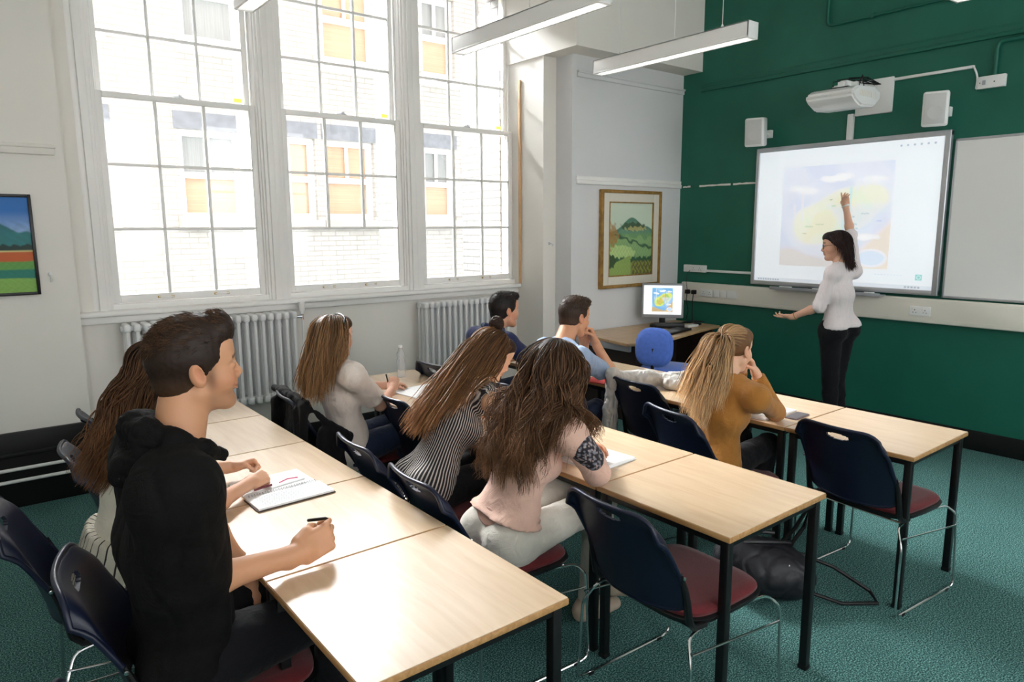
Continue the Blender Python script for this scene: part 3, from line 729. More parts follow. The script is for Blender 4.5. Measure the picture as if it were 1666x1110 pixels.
# ================================================================== PICTURES
def landscape(u, v):
    c = np.ones(u.shape+(3,))*np.array(srgb(204, 222, 200))
    c = _mix(c, srgb(226, 232, 210), _in(.2-v+.6, .3)*.5)
    hill = v-(.60+.20*np.exp(-((u-.52)/.26)**2)+.05*np.exp(-((u-.9)/.12)**2))
    c = _mix(c, srgb(96, 140, 118), _in(hill, .015)); c = _mix(c, srgb(120, 160, 130), _in(hill+.05+.02*_n(u, v, 5), .03)*.7)
    c = _mix(c, srgb(70, 92, 66), _in(np.sqrt(((u-.55)/.25)**2+((v-.68)/.055)**2)-1+.35*_n(u, v, 7, 2), .3)*.9)
    c = _mix(c, srgb(196, 186, 120), _in(np.sqrt(((u-.62)/.25)**2+((v-.645)/.03)**2)-1+.5*_n(u, v, 9, 1), .3)*.8)
    f = v-.58
    c = _mix(c, srgb(118, 160, 110), _in(f, .02)); 
    c = _mix(c, srgb(150, 186, 124), _in(f+.06+.06*_n(u, v, 3, 4), .04)*.8)
    c = _mix(c, srgb(70, 104, 76), _in(np.abs(v-.50+.22*(u-.4)+.03*_n(u, v, 4))-.018, .02))
    c = _mix(c, srgb(186, 214, 140), _in(np.sqrt(((u-.25)/.33)**2+((v-.30)/.12)**2)-1+.12*_n(u, v, 6), .1))
    c = _mix(c, srgb(176, 128, 66), _in(np.sqrt(((u-.02)/.17)**2+((v-.55)/.16)**2)-1+.4*_n(u, v, 6, 3), .3)*.8)
    c = _mix(c, srgb(54, 96, 66), _in(v-.245+.02*_n(u, v, 8), .02)*_in(.14-v+.0, .05))
    c = _mix(c, srgb(150, 176, 96), _in(v-.17-.25*(u-.1)*(u < .5), .02)*_in(u-.56, .05))
    c = _mix(c, srgb(62, 88, 50), _in(np.sqrt(((u-.0)/.16)**2+((v-.20)/.10)**2)-1+.2*_n(u, v, 9), .1))
    c = _mix(c, srgb(108, 104, 62), _in(.52-u, .05)*_in(v-.19, .03)); c = _mix(c, srgb(150, 160, 70), _in(_n(u, v, 12, 3)+.1, .2)*_in(.52-u, .05)*_in(v-.19, .03)*.8)
    c = c*(1+.12*_n(u, v, 14, 7)[..., None]*(v < .62)[..., None]); return np.clip(c, 0, 1)
pa = empty('framed_painting', (5.3, YP, 1.13), label='framed green hill landscape painting with a gilt frame above the computer', cat='painting')
X0, X1, Z0, Z1 = 4.865, 5.735, 1.135, 2.085
def frame_boxes(b, x0, x1, z0, z1, w, ya, yb, mi=0, bev=.006):
    b.box((x0, ya, z0), (x0+w, yb, z1), mi, bev); b.box((x1-w, ya, z0), (x1, yb, z1), mi, bev)
    b.box((x0+w, ya, z0), (x1-w, yb, z0+w), mi, bev); b.box((x0+w, ya, z1-w), (x1-w, yb, z1), mi, bev)
b = MB(); frame_boxes(b, X0, X1, Z0, Z1, .032, YP-.045, YP, 0); build('frame', b, M['gold'], pa)
b = MB(); frame_boxes(b, X0+.03, X1-.03, Z0+.03, Z1-.03, .085, YP-.032, YP-.01, 0, .004); build('mount', b, M['mount'], pa)
b = MB(); frame_boxes(b, X0+.112, X1-.112, Z0+.112, Z1-.112, .012, YP-.036, YP-.01, 0, .003); build('inner_frame', b, M['gold'], pa)
paint_grid('canvas', (X0+.122, YP-.022, Z0+.122), (X1-X0-.244, 0, 0), (0, 0, Z1-Z0-.244), 160, 200, landscape, M['paint'], parent=pa)

def fields(u, v):
    c = np.ones(u.shape+(3,))*np.array(srgb(32, 110, 190))
    c = _mix(c, srgb(170, 196, 224), np.clip((.86-v)/.35, 0, 1)); 
    c = _mix(c, srgb(30, 110, 186), np.clip((v-.80)/.12, 0, 1))
    for cx, w, h, cc in ((.45, .22, .78, (28, 104, 112)), (.10, .22, .66, (20, 84, 96)), (.70, .20, .76, (30, 108, 116)), (.92, .2, .64, (34, 116, 120)), (.25, .2, .60, (22, 80, 92))):
        t = v-(h-.0-1.2*np.maximum(np.abs(u-cx)-w*.3, 0)**1.2); c = _mix(c, srgb(cc), _in(t+.01*_n(u, v, 8), .02)*(v > .44)); 
    c = c*(1+.12*_n(u, v, 10)[..., None]*(v > .44)[..., None]*(v < .75)[..., None])
    c = _mix(c, srgb(14, 50, 44), _in(v-.50+.02*_n(u, v, 14), .01)); c = _mix(c, srgb(214, 206, 140), _in(v-.445, .006))
    c = _mix(c, srgb(196, 92, 34), _in(v-.43, .006)); c = _mix(c, srgb(96, 156, 70), _in(v-.33+.01*_n(u, v, 3), .012))
    c = _mix(c, srgb(22, 122, 104), _in(v-.245, .01)); c = _mix(c, srgb(130, 176, 80), _in(v-.155+.01*_n(u, v, 2), .01))
    c = c*(1+.10*_n(u, v, 20)[..., None]*(v < .33)[..., None]); return np.clip(c, 0, 1)
pb = empty('framed_picture', (.05, YL, 1.34), label='black framed colourful picture of blue hills and striped fields at the left edge', cat='painting')
b = MB(); frame_boxes(b, -.42, .402, 1.335, 1.945, .018, YL-.03, YL, 0, .003); build('frame', b, M['black_frame'], pb)
paint_grid('print', (-.405, YL-.015, 1.35), (.79, 0, 0), (0, 0, .58), 160, 120, fields, M['paint_smooth'], parent=pb)
hk = build('wall_hook', MB().lathe([(.012, 0), (.012, .004), (.005, .006), (.005, .03), (.009, .034), (.009, .04)], (.46, YL, 1.46), axis=(0, -1, 0), n=12).tube([(.46, YL-.01, 1.455), (.463, YL-.02, 1.43), (.462, YL-.012, 1.41)], .004, 6), M['white_plastic'], origin=(.46, YL, 1.46))
tag(hk, 'tiny white wall hook between the left picture and the window', 'hook')
hk = build('cup_hook', MB().lathe([(.014, 0), (.012, .006), (.004, .010), (.004, .03)], (4.43, 5.02, 1.58), axis=(0, -1, 0), n=12).tube([(4.43, 4.995, 1.58), (4.445, 4.98, 1.57), (4.44, 4.98, 1.555)], .004, 6), M['alu'], origin=(4.43, 5.02, 1.58))
tag(hk, 'small metal hook on the white column beside the picture wall', 'hook')
# ================================================================== TABLES
def make_table():
    root = empty('classroom_table')
    w, l = .620, .609
    b = MB().box((-w/2, -l/2, TT-.022), (w/2, l/2, TT-.002), bev=.004, seg=2)
    build('tabletop_core', b, M['table_edge'], root, local=True)
    b = MB().box((-w/2+.0025, -l/2+.0025, TT-.003), (w/2-.0025, l/2-.0025, TT), bev=.001, seg=1)
    build('tabletop', b, M['table'], root, local=True)
    f = MB()
    for s in (-1, 1):
        f.box((-w/2+.03, s*(l/2-.03)-.0125, TT-.05), (w/2-.03, s*(l/2-.03)+.0125, TT-.022), bev=.003)
        f.box((s*(w/2-.03)-.0125, -l/2+.03, TT-.05), (s*(w/2-.03)+.0125, l/2-.03, TT-.022), bev=.003)
    build('frame', f, M['black_metal'], root, local=True)
    for sx in (-1, 1):
        for sy in (-1, 1):
            x, y = sx*(w/2-.03), sy*(l/2-.03)
            lg = build('leg', MB().box((x-.016, y-.016, .012), (x+.016, y+.016, TT-.022), bev=.004), M['black_metal'], root, local=True)
            build('foot_cap', MB().box((x-.018, y-.018, 0), (x+.018, y+.018, .02), bev=.004), M['black_plastic'], lg, local=True)
    return root
_tab = make_table(); _first = [True]
def place_table(x, y, label, group):
    t = _tab if _first[0] else copy_tree(_tab); _first[0] = False
    t.location = (x, y, 0); tag(t, label, 'table', group); return t
ordw = ['nearest', 'second', 'third', 'fourth', 'farthest']
for i in range(5):
    place_table(.913, 1.295+.613*(i+.5), ('beech table at the near end of the left row, closest to the viewer' if i == 0 else
                ['', 'beech table under the hand of the boy in black, second in the left row', 'beech table carrying the open notebook, third in the left row', 'beech table behind the notebook table, fourth in the left row', 'beech table by the radiator, last of the left row'][i]), 'tables of the left row')
for i in range(5):
    place_table(2.19, 1.237+.613*(i+.5), ['empty beech table at the near end of the middle row', 'beech table where the girl in the pink jumper writes', 'beech table in front of the girl in the striped top', 'beech table of the middle row beside an empty navy chair', 'beech table of the middle row carrying the clear bottle'][i], 'tables of the middle row')
for i in range(5):
    place_table(3.50, 1.205+.613*(i+.5), ['beech table at the right end of the front row, nearest the green wall skirting', 'beech table under the elbow of the girl in the mustard cardigan', 'beech table with the crumpled grey jacket, front row', 'beech table where the boy in the pale blue tee leans', 'beech table of the boy in navy, by the column'][i], 'tables of the front row')

# ================================================================== STACKING CHAIRS
def chair_back_shell():
    nu, nv = 49, 31; W = .216; TH = .012
    def P(u, v, t):
        # u -1..1 across, v 0..1 up
        z = .482+.363*v
        au = abs(u); y = u*W*(1-.03*v)
        q = max(0, (au-.60)/.40); zz = z - .075*(1-math.sqrt(max(0, 1-q*q)))*max(0, (v-.35)/.65)
        zz += .018*au**3*max(0, 1-v/.35) + .018*(1-math.sqrt(max(0, 1-q*q)))*max(0, 1-v/.4)
        x = -.262-.118*v**1.2 + .055*(au**2)*(1-.25*v) - .022*max(0, (v-.84)/.16)**2
        return (x+t, y, zz)
    us = np.linspace(-1, 1, nu); vs = np.linspace(0, 1, nv)
    hole = lambda u, v: (abs(u)/.27)**2.0+(abs(v-.872)/.042)**2.0 < 1
    # snap grid columns around the handle slot
    b = MB(); F_ = []; keep = np.ones((nv-1, nu-1), bool)
    um = (us[:-1]+us[1:])/2; vs = np.concatenate([np.linspace(0, .80, 17), np.linspace(.818, .926, 11), np.linspace(.945, 1, 3)]); vm = (vs[:-1]+vs[1:])/2
    for j in range(nv-1):
        for i in range(nu-1):
            if hole(um[i], vm[j]): keep[j, i] = False
    idx = lambda i, j, s: s*nu*nv+j*nu+i
    V_ = [P(us[i], vs[j], 0 if s == 0 else -TH) for s in (0, 1) for j in range(nv) for i in range(nu)]
    for j in range(nv-1):
        for i in range(nu-1):
            if not keep[j, i]: continue
            F_.append((idx(i, j, 0), idx(i+1, j, 0), idx(i+1, j+1, 0), idx(i, j+1, 0)))
            F_.append((idx(i, j, 1), idx(i, j+1, 1), idx(i+1, j+1, 1), idx(i+1, j, 1)))
            for (di, dj, a, c) in ((-1, 0, (i, j+1), (i, j)), (1, 0, (i+1, j), (i+1, j+1)), (0, -1, (i, j), (i+1, j)), (0, 1, (i+1, j+1), (i, j+1))):
                ii, jj = i+di, j+dj
                if not (0 <= ii < nu-1 and 0 <= jj < nv-1 and keep[jj, ii]):
                    F_.append((idx(*a, 0), idx(*a, 1), idx(*c, 1), idx(*c, 0)))
    used = sorted({k for f in F_ for k in f}); mp = {k: n for n, k in enumerate(used)}
    b.add([V_[k] for k in used], [tuple(mp[k] for k in f) for f in F_], 0, True)
    # rounded rolled rim along sides and top
    path = [P(-1, v, -TH/2) for v in np.linspace(.0, 1, 16)]+[P(u, 1, -TH/2) for u in np.linspace(-1, 1, 22)[1:-1]]+[P(1, v, -TH/2) for v in np.linspace(1, 0, 16)]
    path += [P(u, 0, -TH/2) for u in np.linspace(1, -1, 16)[1:-1]]
    b.tube(path, .0085, 8, closed=True)
    return b
def make_chair():
    root = empty('stacking_chair')
    build('backrest', chair_back_shell(), M['navy_plastic'], root, local=True, ang=50)
    st = MB()
    def outline(g, n=40):
        o = []
        for k in range(n):
            a = 2*pi*k/n; c, s = cos(a), sin(a); e = .42
            o.append(((.222+g)*math.copysign(abs(c)**e, c)+.005, (.225+g)*math.copysign(abs(s)**e, s)*(1-.06*(c < 0)*abs(c))))
        return o
    def pad(b, levels, mi=0):
        rings = []; n = 40
        for g, z in levels: rings.append([(x, y, z+.012*max(0, -(x/.22))**2+.0) for x, y in outline(g, n)])
        vs = [p for r_ in rings for p in r_]; fs = []
        for i in range(len(rings)-1):
            for j in range(n): fs.append((i*n+j, i*n+(j+1) % n, (i+1)*n+(j+1) % n, (i+1)*n+j))
        m = len(vs); vs.append((.005, 0, levels[-1][1]-.004)); vs.append((.005, 0, levels[0][1]))
        for j in range(n): fs.append(((len(rings)-1)*n+j, (len(rings)-1)*n+(j+1) % n, m)); fs.append(((j+1) % n, j, m+1))
        b.add(vs, fs, mi, True); return b
    build('seat', pad(st, ((-.012, .436), (-.004, .447), (-.004, .456), (-.014, .466), (-.05, .470))), M['red_fabric'], root, local=True)
    build('seat_pan', pad(MB(), ((-.03, .412), (0, .420), (.006, .436), (-.002, .441))), M['black_plastic'], root, local=True)
    for s in (-1, 1):
        # black side bracket from the pan up the shell
        br = MB(); y = s*.226
        pts = [(-.13, y*.97, .425), (-.19, y*.97, .432), (-.214, y*.97, .46), (-.226, y*.97, .52), (-.240, y*.965, .58), (-.262, y*.96, .64)]
        br.tube([Vector(p) for p in pts], .011, 8, rs=[.010, .012, .014, .013, .011, .007])
        bo = build('back_bracket', br, M['black_plastic'], root, local=True)
        build('bolt', MB().lathe([(.006, 0), (.006, .003), (.003, .004)], (-.258, s*.229, .63), axis=(0, s, 0), n=10), M['chrome'], bo, local=True)
        # chrome sled
        lg = MB(); y = s*.215; yo = s*.262
        raw = [(-.15, y, .415), (-.215, y*1.02, .405), (-.245, yo*.98, .33), (-.262, yo, .02), (-.235, yo, .0075), (.235, yo, .0075), (.262, yo, .03), (.250, yo*.96, .375), (.225, y, .405), (.12, y*.95, .412)]
        P_ = [Vector(p) for p in raw]; out = [P_[0]]
        for i in range(1, len(P_)-1):
            a = P_[i-1]-P_[i]; c = P_[i+1]-P_[i]; ra = min(.025, a.length*.45); rc = min(.025, c.length*.45)
            a = a.normalized()*ra; c = c.normalized()*rc
            for t in (0, .33, .67, 1): out.append(P_[i]+a*(1-t)**2+c*t**2)
        out.append(P_[-1]); lg.tube(out, .0056, 8)
        lo = build('sled_leg', lg, M['chrome'], root, local=True)
        build('side_stay', MB().tube([(-.24, s*.255, .37), (.252, s*.254, .315)], .0042, 8), M['chrome'], lo, local=True)
        for x in (-.21, .18): build('floor_glide', MB().box((x, yo-.007, 0), (x+.03, yo+.007, .012), bev=.003), M['black_plastic'], lo, local=True)
    for x in (-.17, .17): build('crossbar', MB().cyl((x, -.208, .412), (x, .208, .412), .0056, 8), M['chrome'], root, local=True)
    return root
_ch = make_chair(); _cf = [True]
CH = {}
def place_chair(key, x, y, rz, label, group='navy stacking chairs'):
    c = _ch if _cf[0] else copy_tree(_ch); _cf[0] = False
    c.location = (x, y, 0); c.rotation_euler = (0, 0, radians(rz)); tag(c, label, 'chair', group); CH[key] = c
place_chair('A', 1.97, 1.50, -2, 'largest empty navy chair, red seat, at the near end of the middle row')
place_chair('B', 3.39, 1.435, -5, 'empty navy chair with dark red seat at the right end of the front row')
place_chair('C', 3.04, 2.06, -12, 'navy chair holding the girl in the mustard cardigan')
place_chair('D', 3.40, 2.66, -3, 'empty navy chair with the grey jacket draped over its left side')
place_chair('F', 1.60, 2.12, -3, 'navy chair with red seat holding the girl in the pink jumper')
place_chair('G', 1.62, 2.63, -3, 'navy chair with bright red seat edge holding the girl in the striped top')
place_chair('H', 2.12, 3.24, 0, 'empty navy chair between the striped top girl and the white shirt girl')
place_chair('I', 1.70, 3.60, -8, 'navy chair under a black jacket holding the girl in the white shirt')
place_chair('J', 2.78, 3.20, 0, 'navy chair holding the boy in the pale blue tee')
place_chair('K', 2.78, 3.90, 0, 'navy chair holding the boy in navy near the column')
place_chair('L1', .40, 2.66, -4, 'navy chair with red seat at the left edge behind the girl with striped skirt')
place_chair('L2', .525, 2.04, -10, 'navy chair holding the boy in the black hoodie, bottom left')
place_chair('L3', .66, 3.26, -4, 'navy chair with a pink scarf on it, left row beyond the long haired girl')
place_chair('L4', .80, 3.88, 2, 'farthest navy chair of the left row by the pale wall corner')
place_chair('L5', .455, 1.40, 0, 'navy chair whose top only shows at the bottom left corner')

# ================================================================== COMPUTER CORNER
dk = empty('computer_desk', (5.2, 4.4, 0), label='corner computer desk with oak top and dark panels under the painting', cat='desk')
poly = [(4.44, 4.02), (4.62, 3.95), (4.95, 3.97), (5.6, 4.12), (6.02, 4.20), (6.02, 4.78), (4.56, 4.78)]
build('desktop', MB().prism(poly, .715, .74, bev=.004), M['desk'], dk)
build('side_panel', MB().box((4.60, 4.06, .0), (4.625, 4.74, .70)), M['dark_panel'], dk)
build('side_panel', MB().box((5.97, 4.26, .0), (5.995, 4.74, .70)), M['dark_panel'], dk)
build('modesty_panel', MB().box((4.625, 4.70, .12), (5.97, 4.72, .70)), M['dark_panel'], dk)
build('steel_rail', MB().box((4.50, 4.05, .655), (4.53, 4.72, .712), bev=.003), M['grey_plastic'], dk)
build('drawer_unit', MB().box((4.64, 4.16, .0), (5.02, 4.68, .68), bev=.004), M['dark_panel'], dk)
mn = empty('computer_monitor', (5.50, 4.52, .74), rz=radians(-52), label='silver computer monitor on the corner desk showing the same island map', cat='monitor')
# local frame: screen faces -Y
b = MB().box((-.205, -.02, .09), (.205, .025, .435), bev=.010).box((-.15, .02, .13), (.15, .07, .38), bev=.03); build('casing', b, M['grey_plastic'], mn, local=True)
def mon_picture(u, v):
    c = np.ones(u.shape+(3,))*np.array(srgb(246, 248, 250)); mu, mv = (u-.22)/.55, (v-.10)/.82
    ins = (mu > 0) & (mu < 1) & (mv > 0) & (mv < 1); c[ins] = map_picture(mu, mv, True)[ins]
    return c
M['monitor_screen'] = mat('monitor_screen', (1, 1, 1), 0.3, attr='Col', emit=0.30)
_o = paint_grid('screen', (-.185, -.0215, .125), (.37, 0, 0), (0, 0, .29), 120, 90, mon_picture, M['monitor_screen'], origin=(0, 0, 0)); _o.location = (0, 0, 0); _o.parent = mn
b = MB().box((-.03, .0, .01), (.03, .04, .12), bev=.006).box((-.12, -.06, 0), (.12, .12, .014), bev=.006); build('stand', b, M['black_plastic'], mn, local=True)
kb = build('keyboard', MB().box((5.05, 4.12, .741), (5.50, 4.28, .762), bev=.006, R=Matrix.Rotation(radians(10), 3, 'Z')), M['black_plastic'], origin=(5.27, 4.2, .741)); tag(kb, 'black keyboard on the corner desk before the monitor', 'keyboard')
dv = MB().box((5.33, 4.36, .741), (5.62, 4.46, .79), bev=.01, R=Matrix.Rotation(radians(-40), 3, 'Z'))
ob_ = build('docking_box', dv, M['black_plastic'], origin=(5.47, 4.41, .741)); tag(ob_, 'black flat device on the desk under the monitor', 'device')
ob_ = build('router_box', MB().box((5.62, 4.28, .741), (5.78, 4.36, .765), bev=.008), M['white_plastic'], origin=(5.7, 4.32, .741)); tag(ob_, 'small white box on the corner desk right of the monitor', 'box')
ob_ = build('computer_mouse', MB().sphere((5.86, 4.36, .755), .05, 10, sc=(.65, 1, .30)), M['black_plastic'], origin=(5.86, 4.36, .741)); tag(ob_, 'black mouse at the right end of the corner desk', 'mouse')
cbm = MB()
for i in range(3): cbm.tube([(5.75+.05*i, 4.55, .75), (5.9, 4.45+.05*i, .752), (6.0, 4.5-.06*i, .76), (6.04, 4.6, .75)], .004, 6)
ob_ = build('cable_tangle', cbm, M['black_plastic'], origin=(5.9, 4.5, .745)); tag(ob_, 'black cables lying on the corner desk below the trunking', 'cable')

tc_ = empty('task_chair', (4.80, 3.80, 0), label='bright blue upholstered swivel chair at the computer desk', cat='chair')
def super_pad(c, rx, ry, th, R, e=.6, n=28):
    b = MB(); prof = [(.0, -1), (.80, -1), (.95, -.6), (1.0, 0), (.95, .6), (.80, 1), (.0, 1.12)]
    vs = []; fs = []; c = Vector(c)
    for f, t in prof:
        for k in range(n):
            a = 2*pi*k/n; x = rx*f*math.copysign(abs(cos(a))**e, cos(a)); y = ry*f*math.copysign(abs(sin(a))**e, sin(a))
            vs.append(c+R @ Vector((x, y, t*th)))
    for i in range(len(prof)-1):
        for k in range(n): fs.append((i*n+k, i*n+(k+1) % n, (i+1)*n+(k+1) % n, (i+1)*n+k))
    b.add(vs, fs, 0, True); return b
Rz = Matrix.Rotation(radians(20), 3, 'Z')
build('seat', super_pad((4.80, 3.86, .50), .22, .23, .035, Rz), M['blue_fabric'], tc_)
Rb = Rz @ Matrix.Rotation(radians(-82), 3, 'Y')
build('backrest', super_pad((4.46, 3.74, .745), .165, .165, .028, Rb, .75), M['blue_fabric'], tc_)
build('back_shell', super_pad((4.448, 3.737, .742), .15, .15, .022, Rb, .75), M['blue_fabric'], tc_)
b = MB().tube([(4.75, 3.84, .44), (4.50, 3.755, .44), (4.43, 3.73, .50), (4.435, 3.73, .74)], .014, 8); build('back_stem', b, M['black_metal'], tc_)
b = MB().cyl((4.78, 3.85, .10), (4.78, 3.85, .44), .025, 14).box((4.70, 3.77, .43), (4.86, 3.93, .47), bev=.008); build('gas_column', b, M['black_metal'], tc_)
b = MB()
for k in range(5):
    a = 2*pi*k/5+.3; p = Vector((4.78+.27*cos(a), 3.85+.27*sin(a), .07)); b.tube([(4.78, 3.85, .105), p], .016, 8, rs=[.022, .013]); b.sphere((p.x, p.y, .028), .028, 8, sc=(1, .6, 1)) if False else b.cyl((p.x-.012, p.y, .028), (p.x+.012, p.y, .028), .028, 14)
build('five_star_base', b, M['black_plastic'], tc_)

# ================================================================== THINGS ON THE TABLES
def pages(c, w, h, rz, z, th, name, label, cat, group=None, lines=True, tabs=None, cover=None):
    """open notebook / sheet lying flat; w across, h up the page; centre c"""
    R = Matrix.Rotation(radians(rz), 3, 'Z'); root = empty(name, (c[0], c[1], z), rz=radians(rz), label=label, cat=cat, group=group)
    return root
def leaf(parent, x0, x1, y0, y1, z, th, curl=0.0, name='page', m=None, n=10):
    b = MB(); vs = []; fs = []
    for i in range(n+1):
        t = i/n; x = x0+(x1-x0)*t
        zz = z+th+curl*sin(pi*min(1, t*1.0))*(1-t*.4)
        vs += [(x, y0, z), (x, y1, z), (x, y0, zz), (x, y1, zz)]
    for i in range(n):
        a = i*4; c = a+4
        fs += [(a+2, c+2, c+3, a+3), (a, a+1, c+1, c), (a, c, c+2, a+2), (a+1, a+3, c+3, c+1)]
    fs += [(0, 2, 3, 1), (n*4, n*4+1, n*4+3, n*4+2)]
    b.add(vs, fs, 0, False); return build(name, b, m or M['paper'], parent, local=True, ang=30)
M['ink'] = mat('grey_ink_lines', srgb(150, 156, 170), 0.7)
M['pink_ink'] = mat('pink_highlighter', srgb(226, 96, 130), 0.7)
M['kraft'] = mat('notebook_cover_edge', srgb(70, 56, 50), 0.6)
# open notebook of the long haired girl (pages run along y; spine across)
nb = empty('open_notebook', (.90, 2.545, TT+.001), rz=radians(2), label='open white notebook with dark cover on the left row table', cat='notebook')
build('cover', MB().box((-.15, -.125, 0), (.15, .02, .0035), bev=.001), M['kraft'], nb, local=True)
leaf(nb, -.146, .146, -.120, .012, .0036, .007)
leaf(nb, -.14, .14, .02, .215, .0, .006, name='page')
sp_ = MB()
for i in range(26): sp_.tube([Vector((-.13+.0104*i, .016+.008*cos(a), .009+.008*sin(a))) for a in np.linspace(0, 2*pi, 9)], .0009, 4)
build('spiral_binding', sp_, M['grey_plastic'], nb, local=True)
ln = MB()
for i in range(9): ln.box((-.12+.0, -.108+.012*i, .0108), (.06+.05*((i*7) % 3)/2, -.107+.012*i, .0112))
build('written_lines', ln, M['ink'], nb, local=True)
build('highlight', MB().tube([(.02, .10, .0066), (.06, .12, .0066), (.10, .11, .0066)], .003, 4), M['pink_ink'], nb, local=True)
pn_ = build('pen', MB().cyl((.86, 2.575, TT+.0185), (1.00, 2.60, TT+.0185), .0045, 8), M['white_plastic'], origin=(.93, 2.59, TT+.014)); tag(pn_, 'slim white pen lying along the spine of the open notebook', 'pen')
pn_ = build('pen', MB().cyl((.80, 2.60, TT+.0185), (.875, 2.613, TT+.0185), .0045, 8, mi=1).cyl((.80, 2.60, TT+.0185), (.76, 2.593, TT+.0185), .0045, 8), [M['white_plastic'], mat('maroon_plastic', srgb(110, 36, 50), .4)], origin=(.82, 2.60, TT+.014)); tag(pn_, 'white and maroon pen on the open notebook near the hand', 'pen')
# pink jumper girl's notebook
nb = empty('open_notebook', (2.12, 2.00, TT+.001), rz=radians(4), label='open white notebook under the hands of the girl in the pink jumper', cat='notebook')
leaf(nb, -.14, .11, -.045, .17, 0, .010, .004); 
build('cover', MB().box((-.145, -.05, -.0), (.115, .175, .0015)), M['paper'], nb, local=True)
ln = MB()
for i in range(9): ln.box((-.12, -.02+.018*i, .0148), (.04+.02*(i % 3), -.019+.018*i, .0152))
build('written_lines', ln, M['ink'], nb, local=True)
build('highlight', MB().box((.0, .115, .0146), (.07, .122, .0154)).box((-.03, .135, .0146), (.05, .142, .0154)), mat('red_highlight', srgb(222, 70, 80), .6), nb, local=True)
# mustard girl's papers and phone
nb = empty('open_notebook', (3.36, 2.06, TT+.001), rz=radians(3), label='open white notebook in front of the girl in the mustard cardigan', cat='notebook')
leaf(nb, -.15, .0, -.11, .12, 0, .009, .006); leaf(nb, .0, .16, -.12, .12, 0, .007, .004)
ln = MB()
for i in range(10): ln.box((-.13, -.09+.02*i, .0165), (-.02, -.089+.02*i, .0170)).box((.02, -.09+.02*i, .0135), (.12, -.089+.02*i, .0140))
build('written_lines', ln, M['ink'], nb, local=True)
ph = empty('mobile_phone', (3.42, 1.885, TT), rz=radians(4), label='dark mobile phone lying beside the notebook on the front row table', cat='phone')
build('case', MB().box((-.075, -.035, 0), (.075, .035, .009), bev=.005), mat('pinkish_phone_case', srgb(120, 104, 108), .4), ph, local=True)
build('screen', MB().box((-.069, -.031, .0088), (.069, .031, .0096)), mat('phone_glass', srgb(66, 58, 62), .1), ph, local=True)
# pale blue tee boy: red folder and white paper
rf = build('red_folder', MB().box((3.02+.15, 3.03, TT), (3.36, 3.27, TT+.006), bev=.002, R=Matrix.Rotation(radians(12), 3, 'Z')), mat('red_card', srgb(206, 62, 62), .6), origin=(3.3, 3.15, TT)); tag(rf, 'red folder on the table beside the elbow of the boy in the pale blue tee', 'folder')
wp = build('paper_stack', MB().box((3.46, 3.02, TT), (3.64, 3.20, TT+.012), bev=.002, R=Matrix.Rotation(radians(-8), 3, 'Z')), M['paper'], origin=(3.55, 3.1, TT)); tag(wp, 'small stack of white paper on the front row table beyond the elbow', 'paper')
# white shirt girl paper + bottle
nb = empty('loose_paper', (2.20, 3.66, TT), rz=radians(8), label='white sheets under the arms of the girl in the white shirt', cat='paper')
leaf(nb, -.16, .14, -.12, .12, .001, .006, .003)
bt = empty('water_bottle', (2.30, 4.12, TT), label='clear plastic water bottle standing on the far middle row table', cat='bottle')
prof = [(.0, 0), (.026, .001), (.030, .008), (.030, .045), (.027, .055), (.030, .065), (.030, .115), (.027, .13), (.022, .145), (.028, .155), (.027, .175), (.013, .20), (.012, .215)]
m_ = mat('clear_bottle_plastic', (.96, .97, .98), .08, trans=.75, ior=1.2, spec=.6)
build('bottle_body', MB().lathe([(r_*.95+.001, h_*.95) for r_, h_ in prof], (2.30, 4.12, TT), n=24), m_, bt)
build('cap', MB().lathe([(.0135, 0), (.0145, .002), (.0145, .014), (.012, .017)], (2.30, 4.12, TT+.203), n=20), M['white_plastic'], bt)
